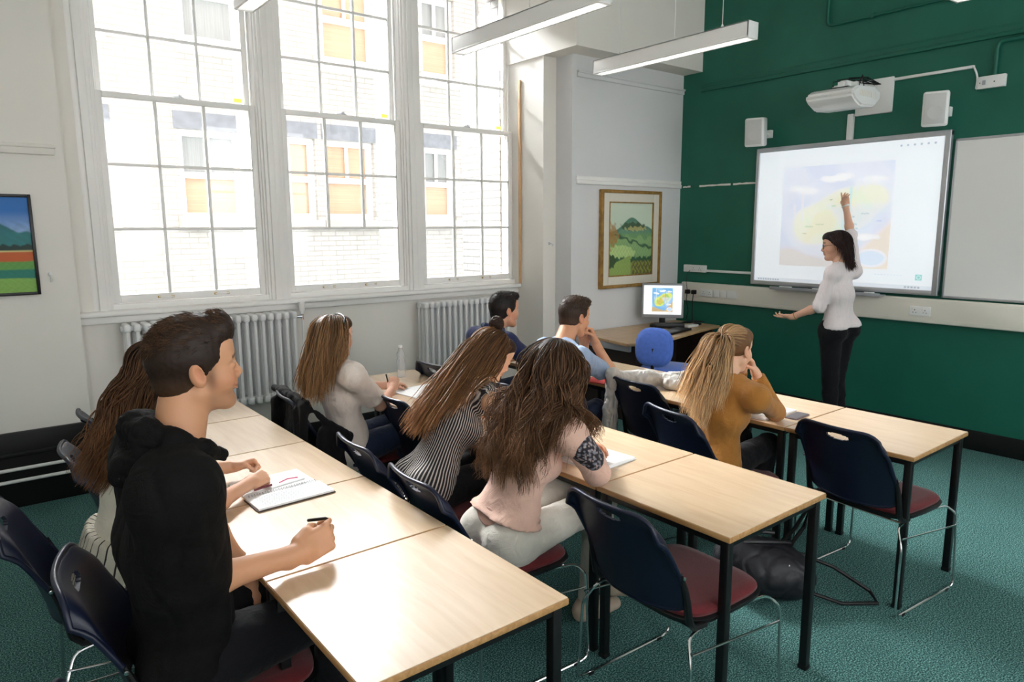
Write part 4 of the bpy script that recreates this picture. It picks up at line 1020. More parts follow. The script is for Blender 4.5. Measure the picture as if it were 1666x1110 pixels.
# ================================================================== BODY SCULPTING (signed distance fields -> one continuous mesh)
A3 = lambda *p: np.array(p if len(p) == 3 else p[0], float)
def nrm(v): v = np.asarray(v, float); return v/max(1e-9, np.linalg.norm(v))
def frame(fwd, up):
    f = nrm(fwd); u = nrm(np.asarray(up, float)-f*np.dot(up, f)); l = np.cross(u, f); return np.stack([f, l, u], 1)   # columns: forward, left, up
class Field:
    def __init__(s): s.p = []
    def add(s, fn, lo, hi, k, op): s.p.append((fn, np.asarray(lo, float), np.asarray(hi, float), k, op)); return s
    def cone(s, a, b, r1, r2, k=.02, op='u', cut0=None, cut1=None):
        a = A3(a); b = A3(b); ba = b-a; L2 = ba@ba; L = math.sqrt(L2); R = max(r1, r2)
        def fn(P):
            t0 = ((P-a)@ba)/L2; t = np.clip(t0, 0, 1)
            d = np.linalg.norm(P-a-t[..., None]*ba, axis=-1)-(r1+(r2-r1)*t)
            if cut1 is not None: d = np.maximum(d, (t0-cut1)*L)
            if cut0 is not None: d = np.maximum(d, (cut0-t0)*L)
            return d
        return s.add(fn, np.minimum(a, b)-R, np.maximum(a, b)+R, k, op)
    def chain(s, pts, rs, k=.02, op='u'):
        for i in range(len(pts)-1): s.cone(pts[i], pts[i+1], rs[i], rs[i+1], k, op)
        return s
    def ell(s, c, r, Rm=None, k=.02, op='u'):
        c = A3(c); r = A3(r); Rm = np.eye(3) if Rm is None else Rm
        def fn(P):
            q = (P-c)@Rm; k0 = np.linalg.norm(q/r, axis=-1); k1 = np.linalg.norm(q/(r*r), axis=-1)
            return k0*(k0-1)/np.maximum(k1, 1e-6)
        m = r.max(); return s.add(fn, c-m, c+m, k, op)
    def econe(s, a, b, r1, r2, Rm, fs, ls, k=.03, op='u', cut1=None, cut0=None):
        """cone with elliptical section: Rm columns forward,left,up ; fs,ls scale of section"""
        a = A3(a); b = A3(b); S = np.array([1/fs, 1/ls, 1.0])
        al = (a@Rm)*S; bl = (b@Rm)*S; ba = bl-al; L2 = ba@ba; L = math.sqrt(L2); R = max(r1, r2)*max(fs, ls); mn = (fs+ls)/2*.92
        def fn(P):
            q = (P@Rm)*S; t0 = ((q-al)@ba)/L2; t = np.clip(t0, 0, 1)
            d = (np.linalg.norm(q-al-t[..., None]*ba, axis=-1)-(r1+(r2-r1)*t))*min(fs, ls, 1.0)
            if cut1 is not None: d = np.maximum(d, (t0-cut1)*L)
            if cut0 is not None: d = np.maximum(d, (cut0-t0)*L)
            return d
        return s.add(fn, np.minimum(a, b)-R, np.maximum(a, b)+R, k, op)
    def box(s, c, h, Rm, rr, k=.01, op='u'):
        c = A3(c); h = A3(h)
        def fn(P):
            q = np.abs((P-c)@Rm)-(h-rr)
            return np.linalg.norm(np.maximum(q, 0), axis=-1)+np.minimum(q.max(-1), 0)-rr
        m = np.linalg.norm(h); return s.add(fn, c-m, c+m, k, op)
    def half(s, c, n, k=.005):
        """keep the side of the plane away from n"""
        c = A3(c); n = nrm(n)
        return s.add(lambda P: (P-c)@n, (-1e9,)*3, (1e9,)*3, k, 'cut')
    @staticmethod
    def _comb(d, e, k, op):
        if op == 'u':
            h = np.clip(.5+.5*(d-e)/k, 0, 1); return d*(1-h)+e*h-k*h*(1-h)
        if op == 's':
            h = np.clip(.5-.5*(d+e)/k, 0, 1); return d*(1-h)-e*h+k*h*(1-h)
        h = np.clip(.5-.5*(d-e)/k, 0, 1); return d*(1-h)+e*h+k*h*(1-h)
    def at(s, P):
        d = np.full(P.shape[:-1], .25)
        for fn, lo, hi, k, op in s.p:
            m = k+.05
            w = np.all((P > lo-m) & (P < hi+m), -1)
            if not w.any(): continue
            d[w] = s._comb(d[w], fn(P[w]), k, op)
        return d
    def bounds(s):
        L = [p for p in s.p if p[4] == 'u']; return np.min([p[1] for p in L], 0)-.03, np.max([p[2] for p in L], 0)+.03
    def grid(s, vox, lo=None, hi=None, disp=None):
        if lo is None: lo, hi = s.bounds()
        lo = np.floor(np.asarray(lo)/vox)*vox; n = np.ceil((np.asarray(hi)-lo)/vox).astype(int)+1
        ax = [lo[i]+vox*np.arange(n[i]) for i in range(3)]
        d = np.full(n, .25)
        for fn, l, h, k, op in s.p:
            m = k+2.5*vox
            sl = []
            for i in range(3):
                a = int(np.clip(np.floor((l[i]-m-lo[i])/vox) if l[i] > -1e8 else 0, 0, n[i])); b = int(np.clip(np.ceil((h[i]+m-lo[i])/vox)+1 if h[i] < 1e8 else n[i], 0, n[i])); sl.append(slice(a, b))
            if any(q.stop <= q.start for q in sl): continue
            X = np.stack(np.meshgrid(ax[0][sl[0]], ax[1][sl[1]], ax[2][sl[2]], indexing='ij'), -1)
            sub = d[tuple(sl)]; d[tuple(sl)] = s._comb(sub, fn(X), k, op)
        if disp is not None:
            w = np.abs(d) < .035+vox; ii = np.argwhere(w); P = lo+ii*vox; d[w] += disp(P)
        return d, lo, vox
    def mesh(s, vox, lo=None, hi=None, disp=None):
        d, o, vx = s.grid(vox, lo, hi, disp); return surface_nets(d, o, vx)

def surface_nets(d, o, vx):
    ins = d < 0; n = np.array(d.shape)-1
    acc = np.zeros((*n, 3), np.float32); cnt = np.zeros(n, np.float32)
    edges = {}
    for a in range(3):
        sl0 = [slice(None)]*3; sl1 = [slice(None)]*3; sl0[a] = slice(0, -1); sl1[a] = slice(1, None)
        x = ins[tuple(sl0)] != ins[tuple(sl1)]; ii = np.argwhere(x)
        if len(ii) == 0: continue
        d0 = d[tuple(sl0)][x]; d1 = d[tuple(sl1)][x]; t = d0/(d0-d1)
        p = ii.astype(float); p[:, a] += t; edges[a] = (ii, d0 < 0)
        b, c = [q for q in range(3) if q != a]
        for db in (0, -1):
            for dc in (0, -1):
                cc = ii.copy(); cc[:, b] += db; cc[:, c] += dc
                ok = np.all((cc >= 0) & (cc < n), 1)
                np.add.at(acc, tuple(cc[ok].T), p[ok]); np.add.at(cnt, tuple(cc[ok].T), 1)
    act = cnt > 0; idx = np.full(n, -1); idx[act] = np.arange(act.sum())
    V = acc[act]/cnt[act][:, None]*vx+o; F = []
    for a, (ii, neg) in edges.items():
        b, c = [(1, 2), (2, 0), (0, 1)][a]
        q = []
        for db, dc in ((0, 0), (-1, 0), (-1, -1), (0, -1)):
            cc = ii.copy(); cc[:, b] += db; cc[:, c] += dc; ok = np.all((cc >= 0) & (cc < n), 1)
            r = np.full(len(ii), -1); r[ok] = idx[tuple(cc[ok].T)]; q.append(r)
        q = np.stack(q, 1); good = np.all(q >= 0, 1); q = q[good]; ng = neg[good]
        q[~ng] = q[~ng][:, ::-1]; F.append(q)
    return V, (np.concatenate(F) if F else np.zeros((0, 4), int))

def relax(V, F, it=1):
    for _ in range(it):
        s = np.zeros_like(V); c = np.zeros(len(V))
        for a, b in ((0, 1), (1, 2), (2, 3), (3, 0)):
            np.add.at(s, F[:, a], V[F[:, b]]); np.add.at(c, F[:, a], 1); np.add.at(s, F[:, b], V[F[:, a]]); np.add.at(c, F[:, b], 1)
        V = V*.5+.5*s/np.maximum(c, 1)[:, None]
    return V

def np_mesh(name, parts, material, parent, col=None, attr=None, smooth=True):
    """parts = [(V,F)] in world coordinates"""
    Vs = []; Fs = []; o = 0
    for V, F in parts: Vs.append(V); Fs.append(F+o); o += len(V)
    V = np.concatenate(Vs); F = np.concatenate(Fs); off = np.array(base_of(parent))
    me = bpy.data.meshes.new(name); nf = len(F); k = F.shape[1]
    me.vertices.add(len(V)); me.vertices.foreach_set('co', (V-off).astype(np.float32).ravel())
    me.loops.add(nf*k); me.loops.foreach_set('vertex_index', F.astype(np.int32).ravel())
    me.polygons.add(nf); me.polygons.foreach_set('loop_start', np.arange(0, nf*k, k, dtype=np.int32))
    me.polygons.foreach_set('use_smooth', np.full(nf, smooth))
    me.update(calc_edges=True)
    if col is not None:
        c = col(V) if callable(col) else col
        ca = me.color_attributes.new('Col', 'FLOAT_COLOR', 'POINT'); ca.data.foreach_set('color', np.concatenate([c, np.ones((len(c), 1))], 1).astype(np.float32).ravel())
    if attr:
        for an, fn in attr.items():
            at = me.attributes.new(an, 'FLOAT', 'POINT'); at.data.foreach_set('value', fn(V).astype(np.float32))
    me.materials.append(material); me.validate(); me.update()
    ob = bpy.data.objects.new(name, me); COL.objects.link(ob); ob.parent = parent
    return ob

def wavy(P, s, seed=0.0, st=(1, 1, 1)):
    x, y, z = P[..., 0]*s*st[0], P[..., 1]*s*st[1], P[..., 2]*s*st[2]
    a = np.sin(x*1.3+2.1*np.sin(y*.8+seed)+seed)+np.sin(y*1.7+1.7*np.sin(z*.9+seed*1.3)+seed*2)+np.sin(z*1.5+1.9*np.sin(x*1.1+seed*.7)+seed*3)
    return a/3
# ------------------------------------------------------------------ materials for people
def skin_mat(name): return mat(name, (1, 1, 1), 0.48, attr='Col', sss=0.12, spec=0.4, bump=0.06, bscale=500)
M['skin'] = skin_mat('skin')
M['hair'] = mat('hair_strands', (1, 1, 1), 0.5, attr='Col', spec=0.3)
M['eye'] = mat('eye', (1, 1, 1), 0.15, attr='Col')
def cloth(name, rgb, bump=.35, bscale=350, **k): return add_wrinkle(mat(name, rgb, k.pop('rough', .85), bump=bump, bscale=bscale, sheen=k.pop('sheen', .15), var=k.pop('var', .05), vscale=20, spec=.25, **k))

def head_field(F, H, R, s, fem=False, jaw=1.0, k_neck=None):
    """H centre between the ears, R columns fwd,left,up, s scale"""
    T = lambda x, y, z: H+R@(np.array([x, y, z])*s)
    e = lambda c, r, k=.015, op='u': F.ell(T(*c), np.array(r)*s, R, k*s, op)
    e((-.016, 0, .036), (.094, .074, .082), .02)
    e((.030, 0, -.018), (.060, .060, .088), .03)
    for q in (1, -1):
        F.cone(T(-.006, q*.051, -.050 if fem else -.056), T(.060, q*.016, -.100 if not fem else -.091), .017*s, .014*s, .024*s)
        e((.052, q*.040, -.030), (.030, .024, .026), .025)
    e((.068, 0, -.102 if not fem else -.095), (.020, .020, .017), .018)
    e((.030, 0, -.085), (.045, .032, .020), .03)
    e((.069, 0, .052), (.024, .050, .040), .03)
    e((.076, 0, .022), (.014, .045, .010), .018)
    for q in (1, -1): e((.097, q*.032, .003), (.019, .020, .0145), .012, 's')
    for q in (1, -1): e((.0765, q*.031, .001), (.0145, .0155, .0135), .004)
    F.cone(T(.086, 0, .014), T(.1035, 0, -.025), .0062*s, .0085*s, .010*s)
    e((.102, 0, -.029), (.0115, .0095, .0085), .006)
    for q in (1, -1): e((.094, q*.0115, -.033), (.011, .0075, .0075), .006)
    e((.088, 0, -.047), (.010, .016, .010), .012)
    e((.0900, 0, -.0560), (.0080, .023, .0048), .005); e((.0885, 0, -.0655), (.0080, .020, .0054), .005)
    e((.101, 0, -.0605), (.009, .024, .0016), .003, 's')
    for q in (1, -1):
        Re = R@np.array(Matrix.Rotation(radians(-12), 3, 'Y'))@np.array(Matrix.Rotation(radians(q*20), 3, 'Z'))
        F.ell(T(-.012, q*.080, -.004), np.array((.019, .0075, .032))*s, Re, .006*s)
        F.ell(T(-.007, q*.088, .002), np.array((.0115, .0075, .021))*s, Re, .004*s, 's')
        F.ell(T(.002, q*.079, -.012), np.array((.006, .005, .007))*s, Re, .004*s)
    return T

def finger(F, base, d, n, L, r, curls, k=.005):
    """base point, direction d, back-of-hand normal n (curl goes towards -n)"""
    p = base; d = nrm(d); n = nrm(n-d*np.dot(n, d)); segs = (.46, .30, .24); rr = r
    for f, c in zip(segs, curls):
        a = radians(c); d, n = d*cos(a)-n*sin(a), d*sin(a)+n*cos(a)
        q = p+d*L*f; F.cone(p, q, rr, rr*.90, k); F.ell(p, (rr*1.04,)*3, None, k*.6); p = q; rr *= .90
    return p
def hand_field(F, W, fdir, back, s, side, pose='relaxed'):
    """W wrist, fdir direction of the fingers, back = back-of-hand normal, side +1 left / -1 right"""
    R = frame(fdir, back)                     # fwd, left, up(back)
    th = -side                                # thumb side in the local lateral axis (palm down: left hand thumb points right)
    T = lambda x, y, z: W+R@(np.array([x, y*th, z])*s)
    D = lambda x, y, z: R@np.array([x, y*th, z])
    F.box(T(.046, -.001, -.002), np.array((.046, .037, .0135))*s, R, .0125*s, .012*s)
    F.cone(T(-.03, 0, 0), T(.02, 0, -.001), .0245*s, .022*s, .018*s)
    F.cone(T(.012, .024, -.010), T(.044, .034, -.014), .016*s, .013*s, .012*s)
    P = {'relaxed': ((22, 26, 16), (26, 30, 18), (30, 32, 20), (34, 34, 20)),
         'fist': ((58, 78, 45), (66, 82, 46), (70, 82, 46), (72, 80, 44)),
         'pen': ((48, 50, 20), (58, 58, 26), (66, 70, 34), (70, 72, 36)),
         'open': ((4, 12, 10), (18, 26, 16), (30, 40, 24), (12, 20, 12)),
         'point': ((2, 4, 4), (14, 20, 10), (20, 26, 14), (22, 30, 16)),
         'cheek': ((40, 62, 30), (48, 66, 34), (54, 66, 34), (58, 64, 34))}[pose]
    for (y, L, r, x), c, sp in zip(((.0270, .073, .0088, .088), (.0092, .080, .0090, .092), (-.0088, .074, .0086, .089), (-.0262, .059, .0076, .082)), P, (.10, .02, -.05, -.13)):
        F_b = T(x, y, 0)
        F.ell(F_b, (r*1.15*s,)*3, None, .006*s)
        finger(F, F_b, D(1, sp, 0), D(0, 0, 1), L*s, r*s, c, .004*s)
    tb = T(.040, .036, -.012)
    if pose in ('fist', 'pen', 'cheek'): d1 = D(.80, .10, -.58); cs = (0, 30, 25); nn = D(.3, .9, .3)
    elif pose == 'open': d1 = D(.62, .78, -.1); cs = (0, 12, 6); nn = D(-.6, .6, .4)
    else: d1 = D(.80, .52, -.30); cs = (0, 16, 12); nn = D(-.3, .8, .5)
    F.cone(T(.018, .026, -.010), tb, .0135*s, .0118*s, .008*s)
    finger(F, tb, d1, nn, .064*s, .0102*s, cs, .005*s)
    return T

def limb(F, pts, rs, k=.02):
    F.chain(pts, rs, k)

HUMANS = {}
def make_person(key, label, J, s=1.0, fem=False, skin=(214, 168, 140), hair=None, top=None, legs=None, shoes=(30, 28, 28),
                hands=('relaxed', 'relaxed'), hand_dirs=None, headdir=(1, 0, 0), headup=(0, 0, 1), vox=.0085, fine=.0042, hs=1.0, feet=None,
                lipc=(176, 96, 88), stubble=False, brow=(60, 44, 36), category='person', legs_in_mesh=True, neck_r=None, browz=.031, handscale=1.0):
    """J: P pelvis, C chest, N neck base, H head centre, shL shR elL elR wrL wrR hipL hipR kL kR anL anR"""
    J = {k: A3(v) for k, v in J.items()}
    root = empty('person', (round(float(J['P'][0]), 3), round(float(J['P'][1]), 3), 0), label=label, cat=category)
    Rh = frame(headdir, headup); L = nrm(J['shL']-J['shR']); S = s*(.94 if fem else 1.0)
    up1 = nrm(J['C']-J['P']); up2 = nrm(J['N']-J['C'])
    R1 = frame(np.cross(L, up1), up1); R2 = frame(np.cross(L, up2), up2)
    hw = .085*S
    hipL = J.get('hipL', J['P']+L*hw-up1*.02); hipR = J.get('hipR', J['P']-L*hw-up1*.02)
    tw = 1.42 if not fem else 1.30
    def torso(F, o, kk=.025, lower=True):
        F.econe(J['P'], J['P']+(J['C']-J['P'])*.55, (.102 if not fem else .100)*S+o, (.092 if not fem else .076)*S+o, R1, .90, tw if not fem else 1.34, kk)
        F.econe(J['P']+(J['C']-J['P'])*.5, J['C'], (.092 if not fem else .077)*S+o, (.104 if not fem else .086)*S+o, R1, .95, tw, kk)
        F.econe(J['C'], J['C']+(J['N']-J['C'])*.55, (.106 if not fem else .088)*S+o, (.082 if not fem else .070)*S+o, R2, .92, tw, kk)
        F.cone(J['shR']-R2[:, 2]*.012, J['shL']-R2[:, 2]*.012, .044*S+o, .044*S+o, .03)
        for q in ('shL', 'shR'):
            F.cone(J['N']-R2[:, 2]*.005+(J[q]-J['N'])*.15, J[q]-R2[:, 2]*.006, .040*S+o, .038*S+o, .03)
            F.ell(J[q]-R2[:, 2]*.004, (.047*S+o,)*3, None, .025)
        if fem:
            for q in (1, -1): F.ell(J['C']+R2[:, 0]*.072*S+L*q*.070*S+R2[:, 2]*.02, (.044*S+o, .046*S+o, .050*S+o), R2, .035)
        if lower:
            for q in (hipL, hipR): F.ell(q-R1[:, 0]*.035*S, (.098*S+o, .090*S+o, .092*S+o), R1, .035)
    def arms(F, o0, o1, upto=1.0, k=.02):
        pass
    # ---------------- skin body
    B = Field()
    torso(B, -.004)
    nr = neck_r or (.057 if not fem else .048)
    B.cone(J['N']-R2[:, 2]*.02, J['H']+Rh@(np.array((-.028, 0, -.045))*s*hs), (nr+.004)*s, nr*s, .03)
    head_field(B, J['H'], Rh, s*hs, fem)
    ha = {}; TH = {}
    for q, sd in (('L', 1), ('R', -1)):
        sh, el, wr = J['sh'+q], J['el'+q], J['wr'+q]
        B.cone(sh, el, .046*S*(.84 if fem else 1), .037*S*(.86 if fem else 1), .025)
        m = el+(wr-el)*.28
        B.cone(el, m, .037*S*(.9 if fem else 1), .040*S*(.88 if fem else 1), .02); B.cone(m, wr, .040*S*(.88 if fem else 1), .0255*S*(.92 if fem else 1), .02)
        fd, bk = hand_dirs[0 if q == 'L' else 1] if hand_dirs else (wr-el, (0, 0, 1))
        TH[q] = hand_field(B, wr, A3(fd), A3(bk), S*(.92 if fem else 1.0)*handscale, sd, hands[0 if q == 'L' else 1]); ha[q] = wr+nrm(fd)*.075*S
    for q in ('L', 'R'):
        hp = hipL if q == 'L' else hipR; kn, an = J['k'+q], J['an'+q]
        B.cone(hp, kn, .082*S, .054*S, .04); m = kn+(an-kn)*.3; B.cone(kn, m, .053*S, .055*S, .02); B.cone(m, an, .055*S, .036*S, .02)
        ft = A3(feet[0 if q == 'L' else 1]) if feet else nrm(A3(R1[:, 0])*(1, 1, 0))
        B.cone(an+(0, 0, -.02), an+ft*.12+(0, 0, -.055), .034*S, .026*S, .02)
    boxes = [(J['H']-.155*s, J['H']+.155*s, fine)]+[(ha[q]-.115*S, ha[q]+.115*S, fine) for q in ('L', 'R')]
    parts = []
    V, F_ = B.mesh(vox); c = V[F_].mean(1); keep = np.ones(len(F_), bool)
    for lo, hi, _ in boxes: keep &= ~np.all((c > lo+.004) & (c < hi-.004), 1)
    parts.append((V, F_[keep]))
    for bi, (lo, hi, vx) in enumerate(boxes):
        V, F_ = B.mesh(vx, lo-.01, hi+.01); c = V[F_].mean(1); ok = np.all((c > lo) & (c < hi), 1)
        for lo2, hi2, _ in boxes[:bi]: ok &= ~np.all((c > lo2) & (c < hi2), 1)
        F_ = F_[ok]; u, inv = np.unique(F_, return_inverse=True); parts.append((V[u], inv.reshape(F_.shape)))
    sk = np.array(srgb(skin))
    def skincol(V):
        c = np.ones((len(V), 3))*sk
        q = ((V-J['H'])@Rh)/(s*hs)
        red = np.array(srgb(lipc))
        lip = np.exp(-(((q[:, 0]-.094)/.012)**2+(q[:, 1]/.020)**2+((q[:, 2]+.061)/.009)**2)**2)
        c = c*(1-.75*lip[:, None])+red*.75*lip[:, None]
        ck = np.exp(-(((np.abs(q[:, 1])-.045)/.02)**2+((q[:, 2]+.028)/.022)**2))*(q[:, 0] > .02)
        c = c*(1-.18*ck[:, None]*np.array([0, 1, 1])[None])
        br = np.exp(-((q[:, 2]-(browz-.25*np.abs(np.abs(q[:, 1])-.03)))/.0048)**4)*(np.abs(q[:, 1]) > .010)*(np.abs(q[:, 1]) < .050)*(q[:, 0] > .045)
        c = c*(1-.85*br[:, None])+np.array(srgb(brow))*.85*br[:, None]
        if stubble:
            st = np.exp(-(((q[:, 2]+.075)/.035)**4))*(q[:, 0] > .0)*np.clip((.11-np.abs(q[:, 2]+.06))/.1, 0, 1)*.0+np.clip((-.052-q[:, 2])/.02, 0, 1)*np.clip((q[:, 0]-.0)/.02, 0, 1)*np.clip((q[:, 2]+.125)/.02, 0, 1)
            sb = np.exp(-(((q[:, 0]-.022)/.014)**2+((q[:, 2]+.015)/.04)**2))*(np.abs(q[:, 1]) > .045)
            w = np.clip(.28*st+.6*sb, 0, .7); c = c*(1-w[:, None])+np.array(srgb(78, 56, 46))*w[:, None]
        er = np.exp(-(((q[:, 0]+.01)/.02)**2+((np.abs(q[:, 1])-.083)/.010)**2+((q[:, 2])/.03)**2)); c = c*(1-.15*er[:, None]*np.array([0, 1, 1])[None])
        return c
    body = np_mesh('body', parts, M['skin'], root, col=skincol)
    # eyes
    for q in (1, -1):
        cpos = J['H']+Rh@(np.array((.0785, q*.031, .001))*s*hs); mb = MB().sphere(cpos, .0128*s*hs, 10)
        V = np.array(mb.v)
        def ec(V, cpos=cpos):
            d = ((V-cpos)@Rh)/(.0128*s*hs); r_ = np.sqrt(d[:, 1]**2+d[:, 2]**2); c = np.ones((len(V), 3))*np.array(srgb(236, 230, 226))
            c[(r_ < .55) & (d[:, 0] > 0)] = srgb(80, 56, 40); c[(r_ < .26) & (d[:, 0] > 0)] = (.01, .01, .01); return c
        tri = [f if len(f) == 4 else (f[0], f[1], f[2], f[2]) for f in mb.f]
        quads = np.array([f for f in mb.f if len(f) == 4])
        np_mesh('eye', [(V, quads)], M['eye'], root, col=ec)
    # ---------------- clothing
    ctx = dict(J=J, R1=R1, R2=R2, Rh=Rh, L=L, S=S, s=s*hs, hipL=hipL, hipR=hipR, torso=torso, root=root, B=B, fem=fem, nr=nr, feet=feet, TH=TH)
    HUMANS[key] = ctx
    return ctx

def fold_disp(amp, scale, seed, st=(1, 1, .35), off=0.0):
    amp = amp*1.25; scale = scale*.8
    def f(P):
        w = wavy(P, scale, seed, st); w2 = wavy(P, scale*1.9, seed+5, st); w3 = wavy(P, scale*.5, seed+11, st)
        r1 = 1-np.minimum(1, np.abs(w)*2.6); r2 = 1-np.minimum(1, np.abs(w2)*3.0)
        return amp*1.5*r1**1.5*(.5+.8*w3)+amp*.7*r2**1.5+amp*.6*w3+off
    return f
def garment_top(c, m, name='shirt', o=.010, sleeve=1.0, sleeve_o=.012, neck=.075, hem=-.06, amp=.004, scale=26, seed=1, vox=.0085, attr=None, cuff_flare=0.0, hem_o=0.0, sleeveless=False, extra=None, col=None, neck_drop=0.0, st=(1, 1, .35), sleeve_k=.03):
    J, R1, R2, S = c['J'], c['R1'], c['R2'], c['S']
    G = Field(); c['torso'](G, o, lower=False)
    # hips under the hem
    hemP = J['P']+R1[:, 2]*hem
    G.econe(hemP, J['P']+(J['C']-J['P'])*.3, (.100 if c['fem'] else .104)*S+o+hem_o, (.090 if c['fem'] else .098)*S+o, R1, .98, 1.36, .03)
    for q in ('hipL', 'hipR'): G.ell(c[q]-R1[:, 0]*.04*S+R1[:, 2]*.02, (.092*S+o, .088*S+o, .086*S+o), R1, .035)
    G.half(hemP-R1[:, 2]*.01, -R1[:, 2], .006)
    if not sleeveless:
        for q in ('L', 'R'):
            sh, el, wr = J['sh'+q], J['el'+q], J['wr'+q]; f_ = .84 if c['fem'] else 1
            if sleeve <= 1.0: G.cone(sh, el, .046*S*f_+sleeve_o, .040*S*f_+sleeve_o+cuff_flare, sleeve_k, cut1=sleeve)
            else:
                G.cone(sh, el, .046*S*f_+sleeve_o, .040*S*f_+sleeve_o, .025)
                G.cone(el, wr, .043*S*f_+sleeve_o, .030*S*f_+sleeve_o*.8+cuff_flare, .02, cut1=sleeve-1.0)
    else:
        for q, sg in (('L', 1), ('R', -1)): G.cone(J['sh'+q]+c['L']*sg*.022-R2[:, 2]*.05, J['sh'+q]+c['L']*sg*.045+R2[:, 2]*.10, .052*S, .060*S, .012, 's'); G.cone(J['sh'+q]+c['L']*sg*.02, J['el'+q], .054*S, .05*S, .01, 's')
    nd = nrm(J['H']-J['N'])
    G.cone(J['N']+R2[:, 0]*.012*S-nd*(.0+neck_drop), J['N']+nd*.14, neck*S*.78, neck*S*1.1, .008, 's')
    if extra: extra(G, c)
    V, F_ = G.mesh(vox, disp=fold_disp(amp, scale, seed, st)); V = relax(V, F_, 1)
    o_ = np_mesh(name, [(V, F_)], m, c['root'], attr=attr, col=col)
    c['G'] = G
    return o_
def garment_legs(c, m, name='trousers', o=.008, amp=.003, scale=30, seed=4, vox=.010, length=.96, waist=.05, r=1.0):
    J, R1, S = c['J'], c['R1'], c['S']; G = Field()
    G.econe(J['P']-R1[:, 2]*.02, J['P']+R1[:, 2]*max(.01, waist-.03), .102*S+o, .094*S+o, R1, .95, 1.36, .03, cut1=1.6)
    for q in ('L', 'R'):
        hp = c['hip'+q]; kn, an = J['k'+q], J['an'+q]
        G.ell(hp-R1[:, 0]*.035*S, (.100*S+o, .094*S+o, .094*S+o), R1, .035)
        G.cone(hp, kn, .088*S*r+o, .058*S*r+o, .035); m_ = kn+(an-kn)*.3; G.cone(kn, m_, .057*S*r+o, .057*S*r+o, .02); G.cone(m_, an, .057*S*r+o, .040*S*r+o, .02, cut1=length)
    V, F_ = G.mesh(vox, disp=fold_disp(amp, scale, seed, (1, 1, 1))); V = relax(V, F_, 1)
    c['GL'] = G
    return np_mesh(name, [(V, F_)], m, c['root'])
def shoes(c, m, sole=None):
    J, R1, S = c['J'], c['R1'], c['S']
    for i, q in enumerate(('L', 'R')):
        an = J['an'+q]; ft = nrm(A3(c['feet'][i])) if c['feet'] else nrm(A3(R1[:, 0])*(1, 1, 0)); z0 = an[2]-.085
        G = Field(); heel = np.array([an[0], an[1], z0+.04])-ft*.03; toe = np.array([an[0], an[1], z0+.032])+ft*.165*S
        Rf = frame(ft, (0, 0, 1))
        G.econe(heel, heel+ft*.10, .040, .042, Rf, 1.0, .85, .02); G.econe(heel+ft*.08, toe, .040, .030, Rf, 1.0, 1.15, .03)
        G.cone(an+(0, 0, .01), heel+(0, 0, .02), .042*S, .040, .02); G.half((0, 0, z0+.004), (0, 0, -1), .004); G.half(an+(0, 0, .03), (0, 0, 1), .004)
        V, F_ = G.mesh(.006); np_mesh('shoe', [(V, F_)], m, c['root'])

# ------------------------------------------------------------------ hair
def strand_mesh(P, rad, k=3, seed=0):
    """P (n,seg,3) , rad (n,seg) -> V,F"""
    n, sg, _ = P.shape
    T = np.gradient(P, axis=1); T /= np.maximum(np.linalg.norm(T, axis=-1, keepdims=True), 1e-9)
    rng = np.random.RandomState(seed); a0 = rng.normal(size=(n, 1, 3)); A = np.cross(T, a0+T*0); A /= np.maximum(np.linalg.norm(A, axis=-1, keepdims=True), 1e-9); Bn = np.cross(T, A)
    ring = []
    for j in range(k):
        t = 2*pi*j/k; ring.append(P+(A*cos(t)+Bn*sin(t)*.8)*rad[..., None])
    V = np.stack(ring, 2).reshape(-1, 3); idx = np.arange(n*sg*k).reshape(n, sg, k); F_ = []
    for j in range(k): F_.append(np.stack([idx[:, :-1, j], idx[:, :-1, (j+1) % k], idx[:, 1:, (j+1) % k], idx[:, 1:, j]], -1).reshape(-1, 4))
    return V, np.concatenate(F_)
def grad(f, P, e=.003):
    g = np.stack([f(P+np.eye(3)[i]*e)-f(P-np.eye(3)[i]*e) for i in range(3)], -1); return g/np.maximum(np.linalg.norm(g, axis=-1, keepdims=True), 1e-6)
